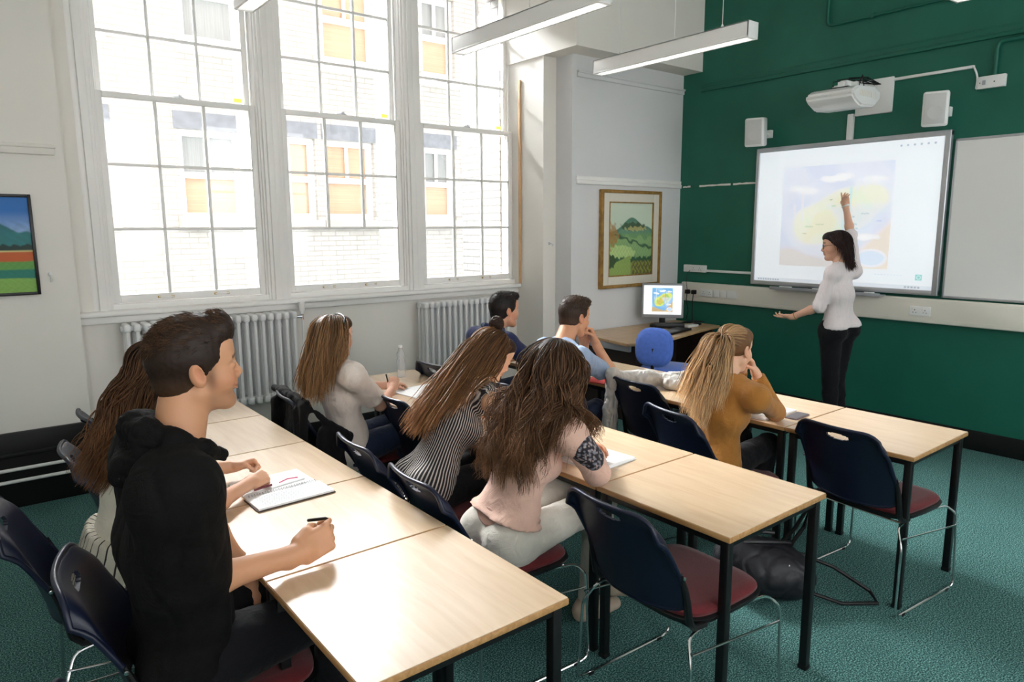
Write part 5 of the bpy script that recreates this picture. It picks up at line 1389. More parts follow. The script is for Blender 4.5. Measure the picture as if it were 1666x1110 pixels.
def long_hair(c, n=1100, L=.45, Lvar=.25, seg=26, wave=.010, wfreq=9, r0=.0032, dark=(52, 36, 28), light=(140, 100, 64), tipmix=.6, seed=0, part=.0, hairline=.48,
              back=.5, tie=None, bias=(0, 0, 0), stiff=.55, layer=.022, front_back=False, name='hair', fields=None, frizz=.004, top_light=.0, keep=None, cap=True, clump=0, sweep=0.0, clumpf=.38):
    J, Rh, s = c['J'], c['Rh'], c['s']; H = J['H']; rng = np.random.RandomState(seed)
    ffs = [c['B']]+([c['G']] if 'G' in c else [])+(fields or [])
    coll = lambda P: np.min([f.at(P) for f in ffs], 0)
    # roots on the scalp
    D = rng.normal(size=(n*6, 3)); D /= np.linalg.norm(D, axis=1, keepdims=True)
    front = D[:, 0]
    ok = (D[:, 2] > np.where(front > .35, hairline, np.where(front > -.05, -.05+.3*(front > .15), -.62)))
    D = D[ok][:n]; n = len(D)
    loc = np.array((-.016, 0, .036))+D*np.array((.094, .074, .082))*1.0
    P0 = H+(loc*s)@Rh.T; N0 = D@Rh.T
    side = np.sign(D[:, 1]-part+rng.normal(size=n)*.05)
    comb = np.stack([-.55*np.ones(n)-.3*(D[:, 0] > .4), side*.75*np.clip(1-np.abs(D[:, 1]), .2, 1), -.35*np.ones(n)], 1)
    fr_ = np.clip((D[:, 0]-.15)/.3, 0, 1); comb[:, 0] -= .5*fr_; comb[:, 1] += side*.9*fr_; comb[:, 2] += .25*fr_
    comb = comb*(1-sweep)+np.array((-1.0, 0, .05))*sweep
    comb = comb@Rh.T; off = .003+layer*rng.rand(n)**1.3; Ls = L*(1-Lvar*rng.rand(n))
    step = Ls/(seg-1); P = P0.copy(); d = comb-N0*np.sum(comb*N0, 1, keepdims=True); d /= np.linalg.norm(d, axis=1, keepdims=True)
    d = d*.85+N0*.35; out = [P.copy()]; grav = np.array((0, 0, -1.0)); bias = A3(bias)
    if tie is not None: tieP = H+Rh@(A3(tie)*s)
    tied = np.zeros(n, bool)
    jit = rng.normal(size=(n, 3))*.10
    for i in range(seg-1):
        if tie is not None:
            to = tieP-P; dist = np.linalg.norm(to, axis=1); tied |= (dist < .016)|(i*step > .20)
            tgt = np.where(tied[:, None], grav+bias+jit, to/np.maximum(dist, 1e-4)[:, None])
            a = np.where(tied, .30, .65)[:, None]
        else:
            far = np.clip((np.linalg.norm(P-H, axis=1)-.09)/.05, 0, 1)[:, None]
            tgt = (comb*.5+grav*.6)*(1-far)+(grav+bias+jit)*far; a = 1-stiff
        d = d*(1-a)+tgt*a; d /= np.maximum(np.linalg.norm(d, axis=1, keepdims=True), 1e-6)
        Q = P+d*step[:, None]
        for _ in range(2):
            dist = coll(Q); need = (.002+off*min(1, .05+i/9))-dist; w = need > 0
            if w.any(): g = grad(coll, Q[w]); Q[w] += g*need[w][:, None]*.9
        mv = Q-P; d = mv/np.maximum(np.linalg.norm(mv, axis=1, keepdims=True), 1e-6); P = P+d*step[:, None]; out.append(P.copy())
    P = np.stack(out, 1); t = np.linspace(0, 1, seg)[None, :, None]
    if clump:
        ci = rng.randint(0, n, clump); di = ((P[:, None, seg//2]-P[ci][None, :, seg//2])**2).sum(-1).argmin(1); P = P*(1-clumpf*t**1.2)+P[ci][di]*clumpf*t**1.2; cb_ = (.72+.56*rng.rand(clump))[di][:, None, None]
        ph = (rng.rand(clump)*6.28)[di][:, None, None]
    else: ph = rng.rand(n, 1, 1)*6.28; cb_ = (.85+.3*rng.rand(n))[:, None, None]
    ph2 = ph+rng.rand(n, 1, 1)*.5
    arc = t*(Ls[:, None, None])
    w1 = np.sin(arc*wfreq*6.28+ph2); w2 = np.cos(arc*wfreq*5.3+ph*1.7); A = np.array(Rh[:, 1]); Bv = np.array(Rh[:, 0])
    P = P+(A*w1+Bv*w2*.7)*wave*np.clip((t-.15)/.4, 0, 1)+rng.normal(size=(n, 1, 3))*frizz*t**2
    tt = np.linspace(0, 1, seg)[None]; rad = r0*(.75+.5*rng.rand(n, 1))*np.clip(1.15-tt**2.2, .12, 1)
    rad[:, 0] *= .6
    V, F_ = strand_mesh(P, rad, 3, seed)
    dk, lt = np.array(srgb(dark)), np.array(srgb(light)); mixr = np.clip(rng.rand(n, 1)**1.6*.40+tipmix*np.linspace(0, 1, seg)[None]**1.3+top_light*(1-tt), 0, 1)
    col = (dk*(1-mixr[..., None])+lt*mixr[..., None])*(.88+.24*rng.rand(n, 1, 1))*cb_; col = np.repeat(col[:, :, None], 3, 2).reshape(-1, 3)
    parts = [(V, F_)]; cols = [col]
    if cap:
        C_ = Field(); C_.ell(H+Rh@(np.array((-.018, 0, .036))*s), np.array((.099, .080, .087))*s, Rh, .01)
        C_.ell(H+Rh@(np.array((.046, 0, .068))*s), np.array((.054, .064, .046))*s, Rh, .015)
        C_.ell(H+Rh@(np.array((.112, 0, -.045))*s), np.array((.080, .085, .096))*s, Rh, .01, 's')
        C_.ell(H+Rh@(np.array((-.02, 0, -.10))*s), np.array((.12, .12, .075))*s, Rh, .01, 's')
        V2, F2 = C_.mesh(.006, disp=lambda P: .0015*wavy(P, 300, seed)); parts.append((V2, F2)); cols.append(np.ones((len(V2), 3))*dk*.9)
    o = np_mesh(name, parts, M['hair'], c['root'], col=np.concatenate(cols))
    return o
def short_hair(c, dark=(40, 28, 22), light=(96, 70, 50), n=1500, L=.045, quiff=.0, seed=0, side_r=.0035, top=.016, comb=(-.6, .1, .5), lift=.22, rs=.0017):
    J, Rh, s = c['J'], c['Rh'], c['s']; H = J['H']; rng = np.random.RandomState(seed); T = lambda x, y, z: H+Rh@(np.array([x, y, z])*s)
    G = Field(); G.ell(T(-.017, 0, .034), np.array((.096+side_r, .0755+side_r, .084+side_r))*s, Rh, .01)
    G.ell(T(-.045, 0, -.028), np.array((.060, .064, .050))*s, Rh, .02)
    G.ell(T(-.005, 0, .080), np.array((.088, .066, .040+top))*s, Rh, .02)
    if quiff: G.ell(T(.066, 0, .095), np.array((.036, .050, .022+quiff))*s, Rh, .02)
    G.ell(T(.108, 0, -.030), np.array((.078, .12, .096))*s, Rh, .006, 's')
    for q in (1, -1): G.ell(T(.002, q*.086, -.020), np.array((.024, .020, .040))*s, Rh, .004, 's'); G.ell(T(.022, q*.075, -.055), np.array((.045, .03, .03))*s, Rh, .006, 's')
    G.half(T(-.06, 0, -.072), Rh@np.array((.15, 0, -1)), .006)
    V, F_ = G.mesh(.0042, disp=lambda P: .0012*wavy(P, 260, seed)-.0022*np.abs(wavy((P-H)@Rh, 120, seed+2, (.4, 1.2, .4)))*(((P-H)@Rh)[:, 2] > .06*s))
    # hairs growing from the whole cap: long on the crown, short and downward on the sides
    fc_ = (((V[F_].mean(1))-H)@Rh)[:, 2]/s; pw_ = .35+np.clip((fc_-.02)/.04, 0, 1)*1.6; fid = F_[rng.choice(len(F_), n, p=pw_/pw_.sum())]; w4 = rng.rand(n, 4); w4 /= w4.sum(1, keepdims=True); P0 = (V[fid]*w4[..., None]).sum(1)
    g_ = grad(G.at, P0); q0 = ((P0-H)@Rh)/s
    tp = np.clip((q0[:, 2]-.040)/.035, 0, 1); tp = (tp*tp*(3-2*tp))[:, None]
    cb = A3(comb); gl_ = g_@Rh
    d0 = tp*cb+(1-tp)*np.array((-.45, 0, -.85))+rng.normal(size=(n, 3))*(.10+.16*tp)+gl_*(lift*tp+.10)
    d0 -= gl_*np.clip((d0*gl_).sum(1, keepdims=True)-.35, 0, None)
    d0 = (d0/np.linalg.norm(d0, axis=1, keepdims=True))@Rh.T
    sg = 6; t = np.linspace(0, 1, sg)[None, :, None]; Ls = ((L*tp+.013*(1-tp))*(.55+.7*rng.rand(n, 1)))[:, :, None]*s
    P = P0[:, None]-g_[:, None]*.003+d0[:, None]*t*Ls-g_[:, None]*t**2*Ls*.45+rng.normal(size=(n, 1, 3))*.12*t**2*Ls
    rad = rs*(.7+.6*rng.rand(n, 1))*np.clip(1.1-np.linspace(0, 1, sg)[None]**2, .15, 1)
    V2, F2 = strand_mesh(P, rad, 3, seed); dk, lt = np.array(srgb(dark)), np.array(srgb(light))
    m_ = rng.rand(n, 1, 1)**1.5*np.linspace(.3, 1, sg)[None, :, None]*(.35+.65*tp[:, :, None]); col = np.repeat((dk*(1-m_)+lt*m_)[:, :, None], 3, 2).reshape(-1, 3)
    q = ((V-H)@Rh)/s; fade = np.clip((-.0-q[:, 2])/.07, 0, 1)[:, None]*.45
    c1 = dk*(1-fade)+np.array(srgb(light))*.8*fade
    return np_mesh('hair', [(V, F_), (V2, F2)], M['hair'], c['root'], col=np.concatenate([c1, col]))
# ================================================================== PEOPLE
M['black_knit'] = cloth('black_knit', srgb(9, 8, 8), sheen=.0)
M['black_denim'] = cloth('black_denim', srgb(16, 16, 20), sheen=.05)
M['dark_denim'] = cloth('dark_blue_denim', srgb(30, 42, 66))
M['pale_jeans'] = cloth('off_white_jeans', srgb(206, 200, 188))
M['white_cotton'] = cloth('pale_cotton_shirt', srgb(226, 214, 204), bump=.25)
M['navy_cotton'] = cloth('navy_cotton', srgb(38, 46, 84))
M['pale_blue_cotton'] = cloth('pale_blue_cotton', srgb(158, 178, 208))
M['pink_jersey'] = cloth('dusty_pink_jersey', srgb(216, 178, 160))
M['pink_rib'] = cloth('dusty_pink_rib', srgb(196, 156, 138))
M['mustard_knit'] = cloth('mustard_knit', srgb(166, 112, 50), bump=.5)
M['cream_vest'] = cloth('cream_fabric', srgb(216, 210, 192))
M['leather_dark'] = mat('dark_shoe', srgb(28, 24, 24), .5)
M['pale_shoe'] = mat('pale_shoe', srgb(190, 170, 150), .6)
def stripes_attr(name, c1, c2, freq, duty, soft=.06):
    m = mat(name, (1, 1, 1), .8, bump=.3, bscale=300); nt = m.node_tree; b = nt.nodes['Principled BSDF']
    at = nt.nodes.new('ShaderNodeAttribute'); at.attribute_name = 'ang'
    mu = nt.nodes.new('ShaderNodeMath'); mu.operation = 'MULTIPLY'; mu.inputs[1].default_value = freq
    fr = nt.nodes.new('ShaderNodeMath'); fr.operation = 'FRACT'; cr = nt.nodes.new('ShaderNodeValToRGB')
    cr.color_ramp.elements[0].position = duty; cr.color_ramp.elements[0].color = (*c1, 1); cr.color_ramp.elements[1].position = duty+soft; cr.color_ramp.elements[1].color = (*c2, 1)
    e = cr.color_ramp.elements.new(.96); e.color = (*c2, 1); e = cr.color_ramp.elements.new(1.0); e.color = (*c1, 1)
    nt.links.new(at.outputs['Fac'], mu.inputs[0]); nt.links.new(mu.outputs[0], fr.inputs[0]); nt.links.new(fr.outputs[0], cr.inputs[0]); nt.links.new(cr.outputs[0], b.inputs['Base Color'])
    return m

# ---------------- the boy in the black hoodie, nearest
c = make_person('boy', 'seated boy in a black hoodie with short dark quiff, nearest person', dict(
    P=(.42, 1.99, .575), C=(.37, 1.96, .92), N=(.415, 1.945, 1.185), H=(.475, 1.965, 1.365), shL=(.39, 2.15, 1.115), shR=(.36, 1.775, 1.105),
    elL=(.52, 2.22, .85), wrL=(.605, 2.115, .675), elR=(.385, 1.845, .815), wrR=(.705, 1.905, .787), kL=(.86, 2.10, .59), kR=(.84, 1.90, .60), anL=(.80, 2.10, .10), anR=(.76, 1.90, .10)),
    s=1.05, handscale=1.12, skin=(206, 152, 116), hands=('relaxed', 'pen'), hand_dirs=[((.25, -.35, -1), (1, .2, 0)), ((.95, .10, .22), (-.1, -1, .30))], headdir=(1, -.05, .05), headup=(-.04, -.05, 1), fine=.0030, stubble=True, browz=.029, brow=(58, 40, 30), neck_r=.059)
def _hood(G, c):
    J = c['J']; n = J['N']
    pts = [n+A3(.095, -.045, -.055), n+A3(.035, -.095, -.015), n+A3(-.035, -.098, .020), n+A3(-.080, -.055, .045), n+A3(-.090, .02, .045), n+A3(-.060, .085, .03), n+A3(0, .105, .0), n+A3(.08, .06, -.05)]
    G.chain(pts, [.020, .028, .034, .040, .042, .036, .028, .020], .025)
    G.chain([n+A3(-.095, -.06, -.02), n+A3(-.125, -.01, -.06), n+A3(-.10, .06, -.02)], [.035, .045, .035], .03)
def _lat(G, c):
    J = c['J']
    for q in ('L', 'R'): G.cone(J['C']+(J['sh'+q]-J['C'])*.75, J['C']+(J['el'+q]-J['C'])*.70, .078, .062, .09); G.cone(J['sh'+q]*.9+J['C']*.1, J['P']+(J['sh'+q]-J['P'])*.35, .085, .085, .08)
garment_top(c, M['black_knit'], 'hoodie', o=.022, sleeve=.92, sleeve_o=.030, sleeve_k=.09, neck=.078, hem=-.10, amp=.005, scale=18, seed=3, extra=_lat, vox=.0075)
hd = Field(); _hood(hd, c)
hd.cone(c['J']['N']+A3(.0, 0, -.08), c['J']['H'], .062, .070, .01, 's')
V, F_ = hd.mesh(.006, disp=fold_disp(.005, 34, 8, (1, 1, 1))); np_mesh('hood', [(V, F_)], M['black_knit'], c['root'])
lb = Field(); _n0 = c['J']['N']; lb.box(_n0+A3(-.075, .015, .05), (.004, .024, .014), np.eye(3), .003); V, F_ = lb.mesh(.003); np_mesh('collar_label', [(V, F_)], M['paper'], c['root'])
garment_legs(c, M['black_denim'], 'jeans', o=.012)
shoes(c, M['leather_dark'])
short_hair(c, dark=(42, 29, 22), light=(122, 86, 58), n=17000, L=.026, quiff=.022, seed=4, side_r=.004, top=.019, comb=(-.95, .3, .1), lift=.38, rs=.0009)
_T = c['TH']['R']; pn_ = build('pen', MB().cyl(_T(.075, .050, -.060), _T(.092, .046, .012), .005, 10).cyl(_T(.092, .046, .012), _T(.095, .045, .022), .005, 10, r2=.001), M['black_plastic'], origin=tuple(c['TH']['R'](.08, .048, -.02))); tag(pn_, 'dark pen held in the hand of the boy in the black hoodie', 'pen')

# ---------------- long haired girl behind him
c = make_person('girl_behind', 'seated girl with long brown hair leaning over the notebook behind the boy in black', dict(
    P=(.34, 2.66, .56), C=(.40, 2.62, .86), N=(.48, 2.59, 1.08), H=(.545, 2.60, 1.235), shL=(.47, 2.74, 1.01), shR=(.46, 2.40, 1.01),
    elL=(.62, 2.86, .79), wrL=(.80, 2.82, .785), elR=(.60, 2.46, .775), wrR=(.79, 2.61, .775), kL=(.78, 2.76, .58), kR=(.78, 2.58, .58), anL=(.74, 2.76, .10), anR=(.74, 2.58, .10)),
    fem=True, skin=(216, 164, 132), hands=('fist', 'pen'), hand_dirs=[((.9, -.35, .12), (.1, .6, .8)), ((.9, .35, .12), (0, -.5, .85))], headdir=(1, .1, -.45), headup=(.4, 0, 1))
def _ang(c):
    J, R1 = c['J'], c['R1']
    return {'ang': lambda V: np.arctan2((V-J['P'])@R1[:, 1], -((V-J['P'])@R1[:, 0]))}
m_ = stripes_attr('cream_black_pinstripe', srgb(206, 200, 184), srgb(40, 36, 34), 4.6, .80, .03)
garment_top(c, M['cream_vest'], 'cream_top', o=.016, sleeveless=False, sleeve=.55, sleeve_o=.012, neck=.070, hem=.09, amp=.003, seed=9)
# loose striped skirt part of the dress
G = Field(); J = c['J']; R1 = c['R1']
G.econe(J['P']+A3(-.02, 0, -.06), J['P']+(J['C']-J['P'])*.62, .145, .118, R1, .98, 1.34, .03)
for q in ('L', 'R'): G.cone(c['hip'+q], J['k'+q], .112, .09, .04)
G.half(J['P']+(J['C']-J['P'])*.50, R1[:, 2], .01)
V, F_ = G.mesh(.0085, disp=fold_disp(.007, 40, 3, (1, 1, .25))); np_mesh('striped_skirt', [(V, F_)], m_, c['root'], attr=_ang(c))
garment_legs(c, M['black_denim'], 'leggings', o=.004, vox=.012)
shoes(c, M['leather_dark'])
long_hair(c, n=4200, L=.44, wave=.014, wfreq=6, dark=(40, 25, 18), light=(136, 92, 58), tipmix=.55, seed=11, bias=(-.50, -.06, 0), layer=.045, clump=90, r0=.0027)
pn_ = build('pen', MB().cyl(c['TH']['R'](.06, .048, -.035), c['TH']['R'](.125, .052, -.040), .0055, 10), mat('green_plastic', srgb(40, 176, 112), .35), origin=tuple(c['TH']['R'](.09, .05, -.035))); tag(pn_, 'green capped pen in the hands of the long haired girl', 'pen')

# ---------------- girl in the white shirt
c = make_person('white_shirt', 'seated girl in a pale shirt and ripped jeans near the radiators', dict(
    P=(1.60, 3.47, .56), C=(1.55, 3.45, .84), N=(1.515, 3.42, 1.045), H=(1.515, 3.415, 1.17), shL=(1.54, 3.59, .985), shR=(1.54, 3.27, .985),
    elL=(1.80, 3.74, .80), wrL=(2.02, 3.78, .775), elR=(1.74, 3.36, .775), wrR=(1.93, 3.57, .80), kL=(2.0, 3.58, .60), kR=(1.95, 3.38, .60), anL=(1.95, 3.58, .10), anR=(1.85, 3.38, .10)),
    fem=True, s=.98, skin=(218, 168, 142), hands=('relaxed', 'fist'), hand_dirs=[((1, .1, 0), (0, 0, 1)), ((.45, .5, .75), (-.5, -.5, .6))], headdir=(1, .15, -.05), headup=(0, 0, 1))
garment_top(c, M['white_cotton'], 'shirt', o=.022, sleeve=.78, sleeve_o=.024, neck=.075, hem=-.10, amp=.0045, seed=12, st=(1, 1, .3), cuff_flare=.012)
garment_legs(c, M['dark_denim'], 'jeans', o=.010)
rp = Field(); rp.ell(c['J']['kR']+A3(-.03, -.02, .058), (.022, .030, .007), None); V, F_ = rp.mesh(.004, disp=fold_disp(.002, 90, 1)); np_mesh('jeans_rip', [(V, F_)], M['paper'], c['root'])
shoes(c, M['leather_dark'])
long_hair(c, n=2400, L=.36, wave=.004, wfreq=5, dark=(70, 48, 34), light=(172, 130, 86), tipmix=.6, seed=21, bias=(-.22, -.03, 0), layer=.024, r0=.0026, hairline=.48, clump=90)
sg_ = MB().tube([tuple(c['J']['H']+c['Rh']@A3(np.array((.03*cos(a), .088*sin(a), .075+.045*cos(a)))) ) for a in np.linspace(-1.5, 1.5, 13)], .004, 6)
build('sunglasses', sg_, M['black_plastic'], c['root'])
pn_ = build('pen', MB().cyl(c['TH']['R'](.06, .045, -.05), c['TH']['R'](.10, .05, .03), .005, 8), M['black_plastic'], origin=tuple(c['TH']['R'](.08, .048, -.01))); tag(pn_, 'black pen held up by the girl in the pale shirt', 'pen')

# ---------------- boy in navy
c = make_person('navy', 'seated boy in a navy shirt with dark hair, farthest student beside the white column', dict(
    P=(2.74, 3.86, .56), C=(2.80, 3.84, .84), N=(2.86, 3.81, 1.03), H=(2.945, 3.80, 1.165), shL=(2.84, 3.99, .975), shR=(2.83, 3.62, .975),
    elL=(3.10, 4.08, .775), wrL=(3.28, 3.98, .775), elR=(3.08, 3.60, .775), wrR=(3.26, 3.72, .775), kL=(3.15, 3.95, .58), kR=(3.15, 3.75, .58), anL=(3.1, 3.95, .10), anR=(3.1, 3.75, .10)),
    s=1.0, skin=(208, 156, 126), hands=('relaxed', 'relaxed'), headdir=(1, -.12, 0), vox=.010, brow=(30, 22, 20))
garment_top(c, M['navy_cotton'], 'shirt', o=.016, sleeve=.75, sleeve_o=.018, neck=.074, seed=31, amp=.005, vox=.010)
cl = Field(); _n0 = c['J']['N']
cl.chain([_n0+A3(.06, -.02, .0), _n0+A3(.02, -.068, .015), _n0+A3(-.045, -.06, .035), _n0+A3(-.065, 0, .04), _n0+A3(-.045, .06, .035), _n0+A3(.02, .068, .015), _n0+A3(.06, .02, 0)], [.010, .015, .017, .018, .017, .015, .010], .01)
V, F_ = cl.mesh(.006); np_mesh('collar', [(V, F_)], M['navy_cotton'], c['root'])
garment_legs(c, M['dark_denim'], 'jeans', o=.010, vox=.012); shoes(c, M['leather_dark'])
short_hair(c, dark=(26, 20, 18), light=(58, 44, 38), n=5000, L=.022, quiff=.006, seed=33, side_r=.007, top=.012, comb=(.5, .3, .2))

# ---------------- boy in the pale blue tee, chin on hand
c = make_person('blue_tee', 'seated boy in a pale blue tee leaning his chin on his hand', dict(
    P=(2.70, 3.18, .56), C=(2.77, 3.15, .84), N=(2.885, 3.13, 1.035), H=(3.00, 3.16, 1.175), shL=(2.87, 3.30, .975), shR=(2.85, 2.95, .965),
    elL=(3.22, 3.30, .775), wrL=(3.13, 3.20, 1.00), elR=(3.235, 3.035, .772), wrR=(3.13, 3.10, 1.005), kL=(3.12, 3.26, .58), kR=(3.12, 3.08, .58), anL=(3.05, 3.26, .10), anR=(2.9, 3.05, .10)),
    s=1.0, skin=(206, 152, 118), hands=('cheek', 'fist'), hand_dirs=[((-.12, -.35, .9), (.9, .2, .2)), ((-.15, .35, .85), (.9, -.25, .2))], headdir=(1, .0, -.12), headup=(.1, 0, 1), vox=.009, brow=(50, 36, 28))
garment_top(c, M['pale_blue_cotton'], 'tee_shirt', o=.014, sleeve=.62, sleeve_o=.020, neck=.072, seed=41, amp=.005, cuff_flare=.004)
garment_legs(c, M['dark_denim'], 'jeans', o=.010, vox=.012); shoes(c, M['leather_dark'])
short_hair(c, dark=(52, 38, 30), light=(112, 84, 62), n=5000, L=.022, quiff=.010, seed=43, side_r=.005, top=.012, comb=(.55, -.1, .45))

# ---------------- girl in the striped top
c = make_person('striped', 'seated girl in a black and white striped top with a topknot leaning forward', dict(
    P=(1.60, 2.66, .56), C=(1.74, 2.66, .82), N=(1.90, 2.68, .995), H=(2.015, 2.70, 1.115), shL=(1.89, 2.85, .945), shR=(1.86, 2.50, .945),
    elL=(2.06, 2.92, .775), wrL=(2.22, 2.80, .775), elR=(2.04, 2.47, .78), wrR=(2.20, 2.60, .775), kL=(2.02, 2.76, .58), kR=(2.02, 2.58, .58), anL=(1.95, 2.76, .10), anR=(1.95, 2.58, .10)),
    fem=True, s=1.0, skin=(220, 172, 140), hands=('relaxed', 'pen'), headdir=(.85, -.18, -.55), headup=(.55, 0, .9))
m_ = stripes_attr('black_white_stripes', srgb(30, 27, 30), srgb(206, 198, 190), 9.5, .55, .12)
def _angS(c):
    J, R1 = c['J'], c['R1']; mid = J['C']*.55+J['P']*.45
    return {'ang': lambda V: np.arctan2((V-mid)@R1[:, 1]*.85, -((V-mid)@R1[:, 0]))}
garment_top(c, m_, 'striped_top', o=.022, sleeveless=True, neck=.072, hem=-.13, amp=.004, seed=52, attr=_angS(c), hem_o=.02, st=(1, 1, .25), scale=30)
garment_legs(c, M['black_denim'], 'trousers', o=.008, vox=.012); shoes(c, M['leather_dark'])
c['up'] = True
long_hair(c, n=3400, L=.58, Lvar=.2, sweep=.9, hairline=.42, wave=.004, wfreq=6, dark=(58, 36, 24), light=(170, 120, 74), tipmix=.62, seed=54, bias=(-.85, .02, 0), layer=.028, r0=.0026, clump=120)
bn = Field(); Hh = c['J']['H']; Rh = c['Rh']
bc = Hh+Rh@A3(-.055, .0, .145)
bn.ell(bc, (.034, .036, .034), Rh); bn.cone(Hh+Rh@A3(-.040, 0, .095), bc, .024, .018, .02)
V, F_ = bn.mesh(.004, disp=lambda P: .004*wavy((P-bc), 150, 2)); parts_ = [(V, F_)]; cols_ = [np.ones((len(V), 3))*np.array(srgb(38, 25, 20))]
rng_ = np.random.RandomState(8); nn_ = 120; th_ = rng_.rand(nn_)*6.28; PP = []
for i in range(nn_):
    ax = nrm(rng_.normal(size=3)); u_ = nrm(np.cross(ax, rng_.normal(size=3))); w_ = np.cross(ax, u_); r_ = .030+.008*rng_.rand(); PP.append([bc+(u_*cos(a)+w_*sin(a))*r_+ax*.01*rng_.normal()*0 for a in np.linspace(0, 3.6+rng_.rand(), 9)])
V, F_ = strand_mesh(np.array(PP), np.full((nn_, 9), .0022), 3, 5); parts_.append((V, F_)); cols_.append(np.ones((len(V), 3))*np.array(srgb(56, 38, 28)))
np_mesh('hair_bun', parts_, M['hair'], c['root'], col=np.concatenate(cols_))

# ---------------- girl in the pink jumper
c = make_person('pink', 'seated girl in a dusty pink jumper and pale jeans with long wavy dark hair', dict(
    P=(1.585, 2.06, .555), C=(1.66, 2.035, .83), N=(1.765, 2.01, 1.03), H=(1.815, 2.015, 1.175), shL=(1.73, 2.17, .965), shR=(1.735, 1.845, .965),
    elL=(1.92, 2.26, .79), wrL=(2.04, 2.10, .79), elR=(1.875, 1.84, .785), wrR=(2.02, 1.99, .785), kL=(2.02, 2.14, .63), kR=(2.04, 1.97, .585), anL=(2.13, 1.95, .22), anR=(2.03, 2.04, .10)),
    fem=True, s=1.0, skin=(216, 164, 132), hands=('relaxed', 'pen'), hand_dirs=[((.45, -.8, .15), (.6, .3, .8)), ((.75, .55, .25), (.2, -.5, .8))], headdir=(1, .02, -.42), headup=(.42, 0, 1), feet=[(.8, -.4, 0), (1, -.1, 0)])
garment_top(c, M['pink_jersey'], 'jumper', o=.020, sleeve=1.94, sleeve_o=.018, neck=.074, hem=.070, amp=.0032, scale=24, seed=62, extra=None, hem_o=.010)
hb = Field(); J = c['J']; R1 = c['R1']; hb.econe(J['P']-R1[:, 2]*.03, J['P']+R1[:, 2]*.12, .120, .108, R1, .98, 1.36, .02); hb.half(J['P']+R1[:, 2]*.025, -R1[:, 2], .006); hb.half(J['P']+R1[:, 2]*.095, R1[:, 2], .006)
V, F_ = hb.mesh(.007, disp=lambda P: .0012*np.sin(np.arctan2((P-J['P'])@R1[:, 1], (P-J['P'])@R1[:, 0])*90)); np_mesh('waistband', [(V, F_)], M['pink_rib'], c['root'])
sp2 = Field(); sp2.cone(J['shR']+A3(.01, -.020, -.02), J['shR']*.40+J['elR']*.60+A3(.01, -.016, 0), .056, .050, .02)
V, F_ = sp2.mesh(.006)
def _flor(V):
    w = wavy(V, 190, 3); w2 = wavy(V, 260, 9); c_ = np.ones((len(V), 3))*np.array(srgb(26, 24, 32)); c_[w > .30] = srgb(128, 130, 140); c_[w2 > .48] = srgb(190, 170, 170); return c_
M['flower_print'] = mat('dark_floral_panel', (1, 1, 1), .7, attr='Col')
np_mesh('sleeve_panel', [(V, F_)], M['flower_print'], c['root'], col=_flor)
garment_legs(c, M['pale_jeans'], 'jeans', o=.008, seed=64, amp=.003, vox=.008, waist=.07); shoes(c, M['pale_shoe'])
pk_ = MB()
for q in (1, -1):
    cc = c['J']['P']+R1[:, 1]*q*.075-R1[:, 0]*.135-R1[:, 2]*.10
long_hair(c, n=4600, L=.52, Lvar=.30, wave=.024, wfreq=4.6, clumpf=.60, dark=(38, 26, 21), light=(146, 104, 70), tipmix=.42, seed=66, bias=(-.30, .02, 0), layer=.045, r0=.0025, clump=150, frizz=.006)
pn_ = build('highlighter_pen', MB().cyl(c['TH']['R'](.055, .048, -.05), c['TH']['R'](.115, .052, -.025), .006, 10), mat('lime_plastic', srgb(206, 222, 70), .35), origin=tuple(c['TH']['R'](.09, .05, -.04))); tag(pn_, 'lime yellow highlighter in the hand of the girl in the pink jumper', 'pen')

# ---------------- girl in the mustard cardigan
c = make_person('mustard', 'seated girl in a long mustard cardigan with blonde ponytail, hand at her face', dict(
    P=(2.90, 2.05, .56), C=(2.90, 2.02, .80), N=(2.955, 1.995, .985), H=(3.00, 2.005, 1.125), shL=(2.96, 2.17, .92), shR=(2.95, 1.835, .92),
    elL=(3.24, 2.18, .775), wrL=(3.20, 2.08, 1.00), elR=(3.27, 1.925, .772), wrR=(3.17, 1.985, .985), kL=(3.30, 2.14, .58), kR=(3.30, 1.97, .58), anL=(3.2, 2.14, .10), anR=(3.1, 1.97, .10)),
    fem=True, s=1.0, skin=(222, 176, 146), hands=('cheek', 'cheek'), hand_dirs=[((-.25, -.30, .8), (.8, .5, .1)), ((-.35, .15, .85), (.75, -.6, .1))], headdir=(1, .05, -.12), headup=(.1, 0, 1))
def _tails(G, c):
    J = c['J']; R1 = c['R1']
    G.econe(J['P']+A3(-.03, 0, -.17), J['P']+A3(-.01, 0, .05), .10, .118, R1, .9, 1.45, .04)
garment_top(c, M['mustard_knit'], 'cardigan', o=.022, sleeve=1.92, sleeve_o=.018, neck=.074, hem=-.19, amp=.005, scale=22, seed=72, extra=None, hem_o=-.005)
garment_legs(c, M['black_denim'], 'trousers', o=.006, vox=.012); shoes(c, M['pale_shoe'])
long_hair(c, n=2600, L=.50, Lvar=.25, wave=.005, wfreq=6, dark=(112, 78, 50), light=(222, 184, 136), tipmix=.75, seed=74, tie=(-.118, 0, .055), bias=(-.30, .10, 0), layer=.014, r0=.0024, clump=70, hairline=.46)
np_mesh('hair_tie', [(lambda G: G.mesh(.004))(Field().ell(c['J']['H']+c['Rh']@A3(-.116, 0, .052), (.016, .022, .022), c['Rh']))], M['black_knit'], c['root'])

